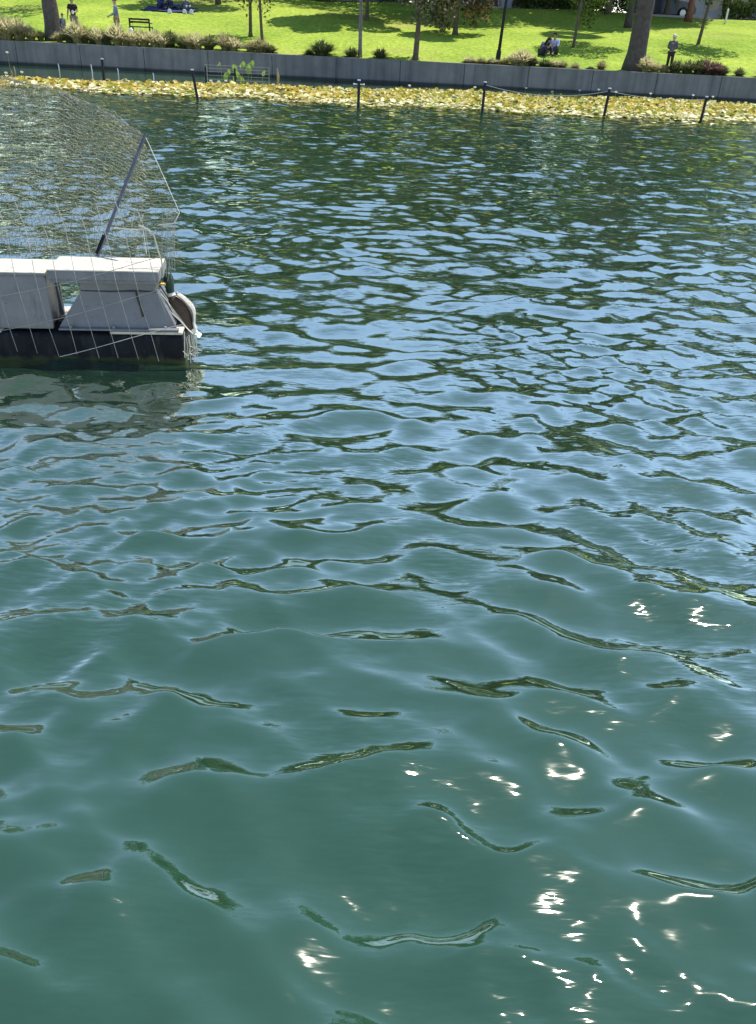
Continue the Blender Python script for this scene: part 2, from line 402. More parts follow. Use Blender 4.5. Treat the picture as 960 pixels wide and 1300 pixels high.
def leaf_cloud(name, P, length, width, material, rs, droop=0.0, tint=None, flat=0.0):
    """one small folded leaf (two triangles bent along the rib) per point"""
    n = len(P)
    d = rs.normal(size=(n, 3)); d[:, 2] = d[:, 2]*(1-flat) - droop; d /= np.linalg.norm(d, axis=1)[:, None]
    u = rs.normal(size=(n, 3)); s = np.cross(d, u); s /= np.linalg.norm(s, axis=1)[:, None]; nn = np.cross(s, d)
    L = length*rs.uniform(.6, 1.3, n)[:, None]; W = width*rs.uniform(.6, 1.3, n)[:, None]
    a = P - d*L/2; b = P + d*L/2; c = P + s*W/2 + nn*W*.25; e = P - s*W/2 + nn*W*.25
    V = np.stack([a, c, b, e], 1).reshape(-1, 3); i = np.arange(n)*4
    F = np.concatenate([np.stack([i, i+1, i+2], -1), np.stack([i, i+2, i+3], -1)])
    if tint is None: tint = rs.rand(n)
    return np_mesh(name, V, F, material, np.repeat(tint, 4))
M['bark'] = mat('bark', (0.11, 0.085, 0.06), 0.95, 0.35, 6, bump=0.02, bump_scale=14)
M['bark_grey'] = mat('grey_bark', (0.16, 0.15, 0.14), 0.95, 0.3, 6, bump=0.02, bump_scale=14)
M['bark_red'] = mat('red_bark', (0.20, 0.085, 0.05), 0.95, 0.3, 5, bump=0.02, bump_scale=14)
M['palm_bark'] = mat('palm_bark', (0.075, 0.062, 0.052), 0.95, 0.35, 5, bump=0.03, bump_scale=12)
M['leaf_dark'] = tint_mat('dark_leaves', [(0, (0.035, 0.058, 0.014)), (0.7, (0.075, 0.115, 0.022)), (1, (0.11, 0.14, 0.04))])
M['leaf_mid'] = tint_mat('green_leaves', [(0, (0.045, 0.075, 0.016)), (0.7, (0.11, 0.16, 0.03)), (1, (0.2, 0.22, 0.06))], trans=.5)
M['leaf_olive'] = tint_mat('olive_leaves', [(0, (0.05, 0.062, 0.025)), (0.7, (0.11, 0.13, 0.05)), (1, (0.27, 0.26, 0.17))])
M['leaf_yellow'] = tint_mat('yellow_green_leaves', [(0, (0.12, 0.15, 0.02)), (0.6, (0.3, 0.32, 0.04)), (1, (0.5, 0.45, 0.08))])
M['leaf_rust'] = tint_mat('rusty_leaves', [(0, (0.05, 0.05, 0.02)), (0.5, (0.1, 0.09, 0.035)), (1, (0.34, 0.18, 0.08))])

def crown_points(centres, n, rs, shell=0.45):
    """points in several ellipsoidal clumps, more towards each clump's skin"""
    vol = np.array([c[3]*c[4]*c[5] for c in centres]); pr = vol/vol.sum(); out = []; tn = []
    for c, k in zip(centres, (pr*n).astype(int)+1):
        v = rs.normal(size=(k, 3)); v /= np.linalg.norm(v, axis=1)[:, None]
        r = (shell + (1-shell)*rs.rand(k))**0.6
        lump = 1 + .18*np.sin(5*v[:, 0]+c[0])*np.sin(4*v[:, 2]+c[1]*2)
        q = v*(r*lump)[:, None]*np.array(c[3:6]) + np.array(c[:3]); out.append(q)
        tn.append(np.clip(0.45 + 0.25*rs.randn(k) + rs.uniform(-.2, .2), 0, 1))
    return np.concatenate(out), np.concatenate(tn)

def tree(px, py, height, crown_h, crown_r, trunk_r, label, bark='bark', leaf='leaf_dark', n=2200, size=.34, lean=(0, 0), fork=None,
         seed=1, name='tree', group='trees on the lawn', clumps=9, base=None, droop=0.0, top_r=0.45, bend=0.0, offs=(0, 0)):
    rs = np.random.RandomState(seed)
    p = lawn_at(px, py) if base is None else Vector((base[0], base[1], lawn_z(base[1])))
    t = empty(name, p, label, 'tree', group)
    tb = MB(); fk = fork if fork else max(1.2, (height-crown_h)*1.0); pts = []; rad = []
    for k in range(7):
        f = k/6; pts.append(Vector((lean[0]*f*fk + bend*math.sin(f*3.1), lean[1]*f*fk, -0.15 + f*(fk+0.15)))); rad.append(trunk_r*(1.35 if k == 0 else 1.0-.25*f))
    tb.tube(pts, rad, 9)
    top = pts[-1]; cz = height-crown_h/2; centres = []
    for k in range(clumps):
        a = 2*math.pi*k/clumps*1.9 + rs.rand(); rr = crown_r*(0.15+0.62*math.sqrt(rs.rand())); zz = cz + crown_h*rs.uniform(-.34, .36)
        c = Vector((top.x+offs[0]+rr*math.cos(a), top.y+offs[1]+rr*math.sin(a), zz)); s = rs.uniform(.75, 1.25)
        centres.append((c.x, c.y, c.z, crown_r*top_r*s, crown_r*top_r*s, crown_h*.26*s))
        mid = top.lerp(c, .5) + Vector((0, 0, .15*crown_h*rs.rand()))
        tb.tube([top - Vector((0, 0, .1)), mid, c], [trunk_r*.55, trunk_r*.32, trunk_r*.10], 5, cap=False)
    tb.build('trunk', M[bark], t, smooth=True)
    P, tn = crown_points(centres, n, rs)
    if droop: P[:, 2] -= droop*rs.rand(len(P))**2
    o = bpy.data.objects.new('crown', leaf_cloud('crown', P, size, size*.55, M[leaf], rs, droop=.5 if droop else .1, tint=tn)); link(o, t)
    return t

def palm(px, py, height, r0, r1, label, seed=1, lean=(0.0, 0.0), flare=1.0, base=None):
    rs = np.random.RandomState(seed); p = lawn_at(px, py) if base is None else Vector((base[0], base[1], lawn_z(base[1])))
    t = empty('palm_tree', p, label, 'palm tree', 'palm trees by the lake')
    tb = MB(); pts = []; rad = []
    for k in range(44):
        f = k/43; z = -0.1 + f*(height+.1)
        pts.append(Vector((lean[0]*z, lean[1]*z, z)))
        rad.append((r0*(1+flare*math.exp(-max(z, 0)/0.55)*.38) + (r1-r0)*f)*(1 + .03*math.sin(k*2.1)))
    tb.tube(pts, rad, 14); tb.build('trunk', M['palm_bark'], t, smooth=True)
    # fan fronds
    V = []; F = []; T = []
    top = pts[-1]
    for k in range(46):
        a = k*2.4; el = 1.25 - 2.1*(k/45); st = rs.uniform(.7, 1.15)
        d = Vector((math.cos(a)*math.cos(el), math.sin(a)*math.cos(el), math.sin(el)))
        side = d.cross(Vector((0, 0, 1))).normalized(); up = side.cross(d)
        hub = top + d*st
        for j in range(15):
            fa = (j-7)/7*1.15; L = 1.25*(1-.25*abs(fa))
            e = (d*math.cos(fa)+side*math.sin(fa)).normalized()
            tip = hub + e*L - Vector((0, 0, .35*abs(fa)+.2)); w = (side*math.cos(fa)-d*math.sin(fa))*.07; n0 = len(V)
            mid = hub + e*L*.55 + up*.05
            V += [hub, mid-w, tip, mid+w]; F += [(n0, n0+1, n0+2), (n0, n0+2, n0+3)]; T += [min(1, max(0, (k/60)+rs.uniform(0, .3)))]*4
    me = np_mesh('crown', np.array([tuple(v) for v in V]), np.array(F), M['leaf_mid'], T); o = bpy.data.objects.new('crown', me); link(o, t)
    return t

# trees that stand in view
palm(70, 50, 15.5, .34, .26, 'thick dark brown palm trunk at the left edge, behind the wall', 1, lean=(-.02, 0), flare=1.2)
palm(804, 93, 17, .41, .31, base=(at_y(804, 92, 44.75).x, 44.75), label='thickest grey palm trunk with flared foot, right of the seated couple', seed=2, lean=(.0, 0), flare=1.4)
palm(797, 34, 16, .20, .16, 'slim palm hidden behind the thick grey palm trunk', 3)
tree(57, 9, 9, 4.5, 2.6, .13, 'slim trunk just left behind the thick brown palm at far left', seed=4, leaf='leaf_mid', n=1500)
tree(318, 43, 5.2, 4.4, 1.0, .10, 'left tree of the young pair with small crowns', leaf='leaf_olive', n=1500, size=.2, seed=5, clumps=12, lean=(.03, 0), fork=1.4, top_r=.5)
tree(333, 52, 5.4, 4.2, 1.2, .085, 'right tree of the young pair with small crowns, nearer the wall', leaf='leaf_olive', n=1500, size=.22, seed=6, clumps=9, lean=(-.04, 0), fork=1.9, top_r=.5)
tree(457, 75, 8.5, 4.4, 2.3, .095, 'slim straight grey trunk close to the wall, between the two green tussocks', base=(at_y(457, 74, 44.3).x, 44.3), bark='bark_grey', leaf='leaf_dark', n=2200, size=.26, seed=7, clumps=9, lean=(-.01, 0), fork=3.2)
tree(466, 26, 9.0, 8.0, 3.3, .13, 'dark trunk in deep shade farther up the lawn behind the slim grey trunk', leaf='leaf_dark', n=9500, size=.42, seed=8, top_r=.5)
tree(527, 79, 5.6, 4.5, 1.5, .14, 'dark sturdy trunk at the wall edge with glossy pale-edged low leaves', base=(at_y(527, 78, 44.35).x, 44.35), leaf='leaf_olive', n=4000, size=.22, seed=9, clumps=12, fork=2.1, lean=(.04, 0), top_r=.5)
tree(578, 41, 7.0, 6.2, 1.6, .16, 'dense dark hanging tree with rusty tips, left of the lamp post', leaf='leaf_rust', n=10000, size=.28, seed=10, clumps=16, droop=.9, top_r=.52)
tree(277, 4, 9.5, 4.6, 3.4, .17, 'trunk high on the lawn at the top edge, right of the picnic group', seed=11, n=6500, size=.42, top_r=.5)
tree(727, 63, 7.4, 5.6, 2.0, .085, 'slender tree with feathery green crown behind the seated couple', leaf='leaf_mid', n=4600, size=.22, seed=12, clumps=12, fork=2.6, lean=(.05, 0), offs=(1.3, .7))
tree(886, 57, 7.2, 4.9, 2.1, .10, 'forked slim dark tree on the bright lawn at right', leaf='leaf_mid', n=2400, size=.25, seed=13, clumps=10, fork=2.15, lean=(.07, 0), offs=(.7, -.5))
tree(874, 25, 9, 4.5, 2.6, .22, 'reddish brown trunk standing before the dark car', bark='bark_red', seed=14, n=2200, name='tree')
# big trees along the street
def big(x, y, h, ch, cr, label, seed, leaf='leaf_dark', n=5200, size=.5, tr=.3):
    return tree(0, 0, h, ch, cr, tr, label, leaf=leaf, n=n, size=size, seed=seed, base=(x, y), clumps=16, group='tall trees along the street', name='street_tree', bark='bark_grey')
for (bx, by, hh, rr_, lab, sdd) in ((5.9, 66.2, 14.5, 5.4, 'tall tree at the crest hidden behind the dense hanging tree', 41), (14.2, 66.0, 14, 5.2, 'tall tree at the crest behind the slender feathery tree', 42),
                               (19.2, 69.4, 13, 4.2, 'tall tree at the crest behind the thick grey palm', 43)):
    tree(0, 0, hh, 8.5, rr_, .22, lab, n=15000, size=.45, seed=sdd, base=(bx, by), clumps=16, top_r=.5, group='tall trees along the street', name='street_tree')
for (bx, by, hh, rr_, lab, sdd) in ((-58, 95, 38, 10, 'added unseen tree behind the houses, farthest left', 51), (-40, 97, 43, 11, 'added unseen tree behind the cream house', 52), (-24, 98, 40, 10, 'added unseen tree left of the tan house roof', 53), (-11, 99, 44, 11, 'added unseen tree behind the tan house', 54),
                               (2, 100, 40, 10, 'added unseen tree between the tan and brown houses', 55), (15, 99, 44, 11, 'added unseen tree behind the brown house', 56), (29, 97, 38, 10, 'added unseen tree behind the pale house', 57), (44, 98, 43, 11, 'added unseen tree behind the grey house', 58), (60, 96, 40, 10, 'added unseen tree behind the houses, farthest right', 59)):  # unseen row, stretched tall so the water reflects more dark
    tree(0, 0, hh, hh*.8, rr_, .4, lab, leaf='leaf_mid', n=6500, size=1.1, seed=sdd, base=(bx, by), clumps=14, top_r=.5, group='unseen trees added for the water reflection', name='street_tree')
big(-32, 73, 15, 11, 6, 'tall dark street tree beyond the upper left lawn', 21)
big(-20, 76, 17, 13, 6.5, 'tall broad street tree above the picnic group', 22)
big(-8, 72, 14, 10.5, 5.5, 'street tree beyond the pair of young trees', 23, leaf='leaf_mid')
big(-1.5, 71, 15, 12, 5.2, 'dark street tree beyond the slim grey trunk', 24)
big(7, 73, 17, 14, 6.0, 'tall dark street tree behind the white car', 25)
big(13.5, 70.8, 15, 11.5, 5.4, 'dark street tree behind the slender feathery tree', 26)
big(20, 75, 16, 12, 5.6, 'tall street tree behind the dark car', 27)
big(27, 79, 12, 9, 4.2, 'yellow green street tree at the top right corner', 28, leaf='leaf_yellow')
big(36, 74, 15, 11, 6, 'dark street tree beyond the right end of the lawn', 29)
big(46, 76, 17, 13, 6.5, 'tall street tree farthest to the right', 30)
big(-45, 75, 17, 13, 7, 'tall street tree farthest to the left', 31, leaf='leaf_mid')
# ------------------------------------------------------------------ tussocks along the wall
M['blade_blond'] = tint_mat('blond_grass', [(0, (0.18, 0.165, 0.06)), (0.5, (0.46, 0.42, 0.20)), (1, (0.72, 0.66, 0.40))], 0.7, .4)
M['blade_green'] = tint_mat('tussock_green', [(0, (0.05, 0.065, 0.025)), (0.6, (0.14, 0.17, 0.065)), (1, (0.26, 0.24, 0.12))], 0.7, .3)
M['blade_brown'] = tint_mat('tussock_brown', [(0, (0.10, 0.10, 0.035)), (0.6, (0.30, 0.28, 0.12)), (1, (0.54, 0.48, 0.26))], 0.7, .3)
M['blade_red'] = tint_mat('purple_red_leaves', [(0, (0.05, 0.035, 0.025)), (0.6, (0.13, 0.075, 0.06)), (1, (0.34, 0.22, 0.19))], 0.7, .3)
def tussock_mesh(kind, seed, n=300):
    """unit tussock: 1 wide, 1 high"""
    rs = np.random.RandomState(seed); V = []; F = []; T = []
    dense = kind in ('green', 'red')
    for k in range(n):
        a = rs.uniform(0, 2*math.pi); lean = rs.uniform(0, 1)**.7; h = (1.05-.45*lean)*rs.uniform(.7, 1.05)
        if dense: h *= .95
        r = .42*lean+.04; wd = .018*rs.uniform(.7, 1.5)*(1.3 if dense else 1)
        d = Vector((math.cos(a), math.sin(a), 0)); s = Vector((-d.y, d.x, 0)); ps = []
        r0 = rs.uniform(0, .15)
        for j, f in enumerate((0, .4, .75, 1.0)):
            ps.append(d*(r0 + r*f*f*(1+.25*f)) + Vector((0, 0, h*(f - .16*lean*f*f*f))) + Vector((rs.normal()*.02*f, rs.normal()*.02*f, 0)))
        n0 = len(V); tv = rs.uniform(0, 1)
        for j, (p, ww) in enumerate(zip(ps, (1, 1.0, .8, .3))):
            plume = 1.0
            if kind == 'blond' and j >= 2: plume = 1.9
            V += [p-s*wd*ww*plume, p+s*wd*ww*plume]
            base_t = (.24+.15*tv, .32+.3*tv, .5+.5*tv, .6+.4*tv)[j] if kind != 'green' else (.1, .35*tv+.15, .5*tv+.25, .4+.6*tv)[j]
            T += [base_t, base_t]
        for j in range(3): F.append((n0+2*j, n0+2*j+1, n0+2*j+3, n0+2*j+2))
    return np_mesh('tussock', np.array([tuple(v) for v in V]), np.array(F), M['blade_'+kind], T)
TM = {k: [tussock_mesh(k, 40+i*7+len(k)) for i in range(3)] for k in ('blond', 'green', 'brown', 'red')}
def walltop_py(px): return 50.5+.0535*px
TUSS = [ # px, height px, width px, kind, rise above wall top line
 (-10,26,38,'blond',0),(8,27,40,'blond',0),(25,24,34,'blond',1),(40,17,24,'brown',0),(52,12,18,'brown',2),(88,18,22,'green',0),(76,13,18,'brown',0),
 (98,26,26,'blond',0),(108,20,22,'brown',2),(118,17,22,'green',1),(126,20,24,'blond',0),(136,18,22,'green',0),(150,24,28,'blond',1),(160,16,20,'brown',0),
 (170,19,26,'blond',0),(183,18,26,'blond',1),(196,20,24,'blond',0),(216,20,28,'green',2),(206,16,22,'blond',0),(232,15,22,'green',1),(240,17,22,'brown',0),
 (250,19,24,'blond',0),(266,17,26,'green',1),(286,22,28,'brown',0),(296,17,24,'blond',0),(318,14,22,'brown',0),(330,19,28,'brown',0),(342,12,20,'green',0),
 (408,20,36,'green',0),(446,14,22,'green',0),(482,14,22,'green',0),(392,8,14,'green',0),
 (597,9,18,'blond',0),(612,9,18,'brown',0),(625,9,16,'blond',0),(641,10,16,'brown',0),(655,17,24,'blond',0),(664,20,30,'blond',1),(676,12,20,'green',2),
 (693,11,22,'green',0),(706,10,18,'blond',0),(716,10,18,'brown',0),(732,8,16,'brown',0),(766,12,18,'brown',0),(752,5,12,'green',0),
 (822,19,26,'blond',0),(834,13,20,'blond',0),(846,11,16,'blond',0),(860,18,26,'green',1),(873,17,28,'green',2),(886,18,26,'green',3),(898,20,30,'red',2),
 (912,17,26,'red',1),(921,14,22,'green',0),(944,12,18,'green',0),(975,14,24,'brown',0),(995,16,24,'green',0)]
KW = {'blond': 'feathery blond', 'green': 'dark green', 'brown': 'short brownish', 'red': 'purple red'}
def where(px):
    for a, b, s in ((-99, 0, 'just outside the left edge'), (0, 20, 'at the far left corner of the lawn'), (20, 60, 'left of the thick brown palm'), (60, 93, 'right beside the thick brown palm foot'),
                    (93, 115, 'below the person in the cap'), (115, 140, 'between the two standing people at left'), (140, 163, 'below the man in the grey blue shirt'),
                    (163, 200, 'in front of the dark bench'), (200, 235, 'just right of the dark bench'), (235, 275, 'between the bench and the young tree pair'),
                    (275, 312, 'just left of the young tree pair'), (312, 350, 'at the foot of the young tree pair'), (350, 400, 'left end of the lone green clumps mid wall'),
                    (400, 430, 'standing alone mid wall, the widest there'), (430, 460, 'left beside the slim grey trunk'), (460, 500, 'right beside the slim grey trunk'),
                    (500, 632, 'left of the lamp post foot'), (632, 650, 'right of the lamp post foot'), (650, 700, 'below the seated couple'),
                    (700, 740, 'below the slender feathery tree'), (740, 790, 'left of the thick grey palm'), (790, 840, 'right beside the thick grey palm foot'),
                    (840, 870, 'below the grey haired person'), (870, 895, 'right of the grey haired person'), (895, 930, 'in the wide bush clump at right'), (930, 960, 'standing alone at the right end'),
                    (960, 1100, 'just outside the right edge')):
        if a <= px < b: return s
random.seed(8); seen = {}
for (px, hp, wp, kind, rise) in TUSS:
    py = walltop_py(px) - .5 - rise; p = lawn_at(px, py); sc = 1/ (1418/p.y)
    lab = '%s grass tussock %s' % (KW[kind], where(px)); seen[lab] = seen.get(lab, 0)+1
    if seen[lab] > 1: lab = ('leftmost ', 'second ', 'third ', 'fourth ')[min(3, seen[lab]-1)] + lab
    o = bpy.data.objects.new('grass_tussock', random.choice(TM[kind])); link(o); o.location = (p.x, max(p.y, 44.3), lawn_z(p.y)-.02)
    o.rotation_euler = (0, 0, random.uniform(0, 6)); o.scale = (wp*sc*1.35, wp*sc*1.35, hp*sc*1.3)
    tag(o, lab, 'grass tussock', 'grass tussocks along the wall')

# ------------------------------------------------------------------ the lotus bed
M['pad'] = tint_mat('lotus_leaves', [(0, (0.06, 0.055, 0.02)), (0.25, (0.24, 0.29, 0.04)), (0.5, (0.52, 0.47, 0.06)), (0.7, (0.62, 0.42, 0.05)), (0.85, (0.72, 0.66, 0.30)), (1, (0.82, 0.76, 0.54))], .5, .25, .5)
def pad_bed():
    rs = np.random.RandomState(77); V = []; F = []; T = []
    def front(x): return 29.9 + .35*math.sin(x*.9)+.3*math.sin(x*2.3+1) + max(0, (x-9.5))*.55
    def back(x):
        b = 33.0 + (x+15)*.31 if x < 2 else 38.3+ .15*(x-2)
        return min(b, 41.0) + .5*math.sin(x*.7)
    tries = 0; N = 21000
    while len(T) < N*7 and tries < 90000:
        tries += 1
        x = rs.uniform(-24, 27); y = rs.uniform(28.4, 43)
        f, b = front(x), back(x)
        if y < f or y > b: 
            if not (y < f and x > 8 and y > f-2.2 and rs.rand() < .05): continue
        dens = .96 if x < 10 else .75
        if rs.rand() > dens: continue
        nearf = max(0, 1-(y-f)/2.2)
        r = rs.uniform(.05, .115)*(1.15 if nearf > .3 else 1)
        z = .02+.03*rs.rand() if rs.rand() < .3+.6*nearf else rs.uniform(.03, .15)
        tz = rs.uniform(0, .9)*(1-.85*nearf)*(1 if z > .06 else .2); az = rs.uniform(0, 6.28)
        nrm = Vector((math.sin(tz)*math.cos(az), math.sin(tz)*math.sin(az), math.cos(tz))); u = nrm.orthogonal().normalized(); v = nrm.cross(u)
        n0 = len(V); V.append(Vector((x, y, z)) - nrm*r*rs.uniform(.0, .35))
        for k in range(6):
            a = k*1.0472+rs.uniform(-.2, .2); V.append(Vector((x, y, z)) + (u*math.cos(a)+v*math.sin(a))*r*rs.uniform(.85, 1.1) + nrm*r*rs.uniform(-.15, .25))
        for k in range(6): F.append((n0, n0+1+k, n0+1+(k+1) % 6))
        band = .5+.5*math.sin(x*.35+1)*math.sin(x*.12)
        if nearf > .3: t = rs.choice([.22, .35, .88, .95, 1.0], p=[.26, .24, .22, .16, .12])
        else: t = rs.choice([.05, .3, .45, .6, .72, .88, 1.0], p=[.10, .16, .24, .20, .14, .12, .04])
        if x < -2 and .3 <= t <= .5 and rs.rand() < .45: t = .7
        T += [min(1, max(0, t + rs.normal()*.04))]*7
    me = np_mesh('lotus_leaves', np.array([tuple(v) for v in V]), np.array(F), M['pad'], T)
    o = bpy.data.objects.new('lotus_bed', me); link(o)
    tag(o, 'long bed of yellowing lotus leaves floating before the wall', 'lotus leaves', kind='stuff')
    return me
pad_bed()
M['petal'] = mat('petal_white', (0.78, 0.74, 0.66), .6, .08, 10, trans=.3)
M['stalk'] = mat('stalk_green', (0.16, 0.2, 0.06), .7, .2, 10)
M['stalk_tan'] = mat('stalk_tan', (0.34, 0.26, 0.13), .8, .2, 10)
def blossom_meshes():
    p = MB(); rs = random.Random(2)
    for ring, (nn, tilt, L) in enumerate(((8, .95, .085), (6, .5, .08))):
        for k in range(nn):
            a = 2*math.pi*k/nn+ring*.4; d = Vector((math.cos(a)*math.sin(tilt), math.sin(a)*math.sin(tilt), math.cos(tilt))); s = Vector((-math.sin(a), math.cos(a), 0))*.028
            c = d*L*.55; tip = d*L + Vector((0, 0, .01)); out = d.cross(s).normalized()*.012
            p.add([Vector((0, 0, 0)), c-s+out, tip, c+s+out, c-out], [(0, 1, 4), (1, 2, 4), (2, 3, 4), (3, 0, 4)])
    s = MB(); s.tube([(0.02, 0, -.30), (0, 0.01, -.1), (0, 0, 0)], .008, 5)
    return p.mesh('petals', M['petal']), s.mesh('stalk', M['stalk'])
pm, sm_ = blossom_meshes()
for i, (px, py, h) in enumerate(((8, 94, .3), (28, 93, .32), (268, 104, .25), (278, 105, .22), (287, 104, .22), (347, 109, .3), (520, 110, .33), (603, 112, .3), (668, 113, .3), (736, 116, .28),
                              (760, 115, .35), (782, 118, .3), (826, 120, .28), (560, 116, .2), (420, 112, .25), (880, 122, .22), (701, 118, .25), (640, 118, .2), (905, 124, .2), (14, 74, .75))):
    p = at_z(px, py, h) if h < .5 else at_z(px, 95, 0) + Vector((0, 0, h))
    t = empty('lotus_flower', p, 'small pale lotus blossom on a stalk above the yellowing leaves', 'flower', 'pale lotus blossoms in the bed')
    o = bpy.data.objects.new('petals', pm); link(o, t); o = bpy.data.objects.new('stalk', sm_); link(o, t); o.scale = (1, 1, max(1, h/.3))

# ------------------------------------------------------------------ posts, ropes, stakes, wire screen
M['post'] = mat('post_paint', (0.018, 0.021, 0.028), .7, .3, 12, bump=.003, spec=.2)
M['postcap'] = mat('post_cap', (0.55, 0.57, 0.6), .4, .15, 10)
M['rope'] = mat('rope', (0.42, 0.42, 0.38), .9, .2, 30)
def post(px, py_top, py_bot, r, label, dx=0.0, knob=False):
    p = at_z(px, py_bot, 0.0); h = (py_bot-py_top)/(1418/p.y)
    t = empty('mooring_post', p, label, 'post', 'dark posts along the lotus bed')
    top = Vector((dx, 0, h)); m = MB(); m.tube([Vector((-dx*.3, 0, -.5)), top], [r, r*.95], 10); m.build('shaft', M['post'], t, smooth=False)
    c = MB(); c.tube([top, top+Vector((0, 0, .035))], [r*1.12, r*1.05], 10); c.build('cap', M['postcap'], t)
    if knob:
        k = MB(); k.tube([top+Vector((-.16, 0, -.1)), top+Vector((.16, 0, -.1))], .014, 6); k.ball(top+Vector((-.16, 0, -.1)), .028); k.ball(top+Vector((.16, 0, -.1)), .028); k.build('cross_bar', M['postcap'], t)
    return p + top
a1 = post(252, 86, 126, .045, 'leaning dark post at the left of the wire screen', -.14)
a2 = post(455, 99, 137, .048, 'dark post with small cross bar, second from the left', .0, True)
a3 = post(612, 101, 143, .048, 'dark post in the middle where the rope starts', .01)
a4 = post(766, 109, 150, .048, 'dark post holding the rope on both sides', .05)
a5 = post(889, 120, 155, .048, 'rightmost dark post where the rope ends', .03)
a6 = post(132, 73, 104, .05, 'short dark post left of the leaning one, before the wall', .03)
def rope(a, b, sag, label):
    m = MB(); a = a-Vector((0, 0, .06)); b = b-Vector((0, 0, .06))
    m.tube([a.lerp(b, k/24)-Vector((0, 0, 4*sag*(k/24)*(1-k/24))) for k in range(25)], .007, 5, cap=False)
    tag(m.build('rope', M['rope']), label, 'rope', 'ropes between the posts')
rope(a3, a4, .22, 'slack pale rope between the middle post and the next one')
rope(a4, a5, .10, 'nearly straight pale rope between the two rightmost posts')
for i, (px, py0, py1, r, lab) in enumerate(((20, 83, 99, .022, 'taller thin pale stake at the left edge of the lotus bed'), (16, 88, 99, .015, 'shorter thin pale stake at the left edge of the lotus bed'),
                           (75, 80, 90, .02, 'tiny stake before the wall left of the short dark post'), (118, 80, 103, .02, 'thin grey stake close to the short dark post'),
                           (150, 86, 95, .02, 'tiny stake just right of the short dark post'), (195, 92, 101, .02, 'tiny stake left of the leaning dark post'))):
    p = at_z(px, py1, 0); h = (py1-py0)/(1418/p.y); m = MB(); m.tube([(0, 0, -.3), (0.02, 0, h*.6), (0, 0, h)], [r, r, r*.8], 7)
    tag(m.build('stake', M['stalk_tan'] if i < 2 else M['postcap'], loc=p), lab, 'stake', 'thin stakes before the wall')
def screen():
    base = at_z(262, 108, 0); s = 1/(1418/base.y); hs = (base.y*.857+1.2)/1020
    t = empty('wire_screen', base, 'low wire screen on two dark posts with green leaves behind it', 'wire screen')
    W = 80*hs; H = 28*s; x1 = 37*hs
    for x in (0, x1): m = MB(); m.tube([(x, 0, -.3), (x, 0, H*.9)], .035, 8); m.build('post', M['post'], t)
    for z in (H, H*.84, H*.68, H*.5, H*.3): m = MB(); m.tube([(-.05, 0, z), (W, 0, z)], .007, 4); m.build('wire', M['rope'], t)
    for x in (.06, W): m = MB(); m.tube([(x, 0, 0), (x, 0, H)], .009, 4); m.build('end_rod', M['rope'], t)
    rs = random.Random(4); p0 = Vector((base.x, base.y, 0))
    q = empty('lotus_plant', p0+Vector((W*.5, .5, 0)), 'tall fresh green lotus plant growing behind the wire screen', 'plant')
    for (dx, dz, r) in ((-.55, .32, .15), (-.4, .48, .14), (-.18, .62, .17), (-.02, .38, .18), (.12, .78, .14), (.36, .66, .2), (.5, .8, .15), (.95, .5, .1), (-.75, .78, .08), (-.2, .2, .16), (.1, .18, .15)):
        m = MB(); c = Vector((0, 0, 0)); n0 = 10; vs = [c]; 
        for k in range(n0):
            a = 2*math.pi*k/n0; vs.append(Vector((r*.72*math.cos(a)*rs.uniform(.85, 1.1), -.05+.05*math.cos(2*a), r*1.1*math.sin(a)*rs.uniform(.85, 1.1))))
        m.add(vs, [(0, 1+k, 1+(k+1) % n0) for k in range(n0)])
        o = m.build('leaf', M['lotus_green'], q, loc=Vector((dx, rs.uniform(-.2, .2), dz*.95)))
        o.rotation_euler = (rs.uniform(-.5, .2), rs.uniform(-.6, .6), rs.uniform(-.7, .7))
        st = MB(); st.tube([(dx*.9, 0, -.2), (dx, 0, dz*.95)], .012, 5); st.build('stem', M['stalk'], q)
    b = at_z(353, 114, 0); m = MB(); m.tube([(0, 0, 0), (.02, 0, .45), (-.02, 0, .75)], [.03, .06, .015], 6); tag(m.build('dry_stalk', M['stalk_tan'], loc=b), 'dry brown stalk standing just right of the wire screen', 'dry stalk')
M['lotus_green'] = mat('fresh_lotus_leaf', (0.24, 0.36, 0.07), .5, .25, 5, trans=.4)
screen()
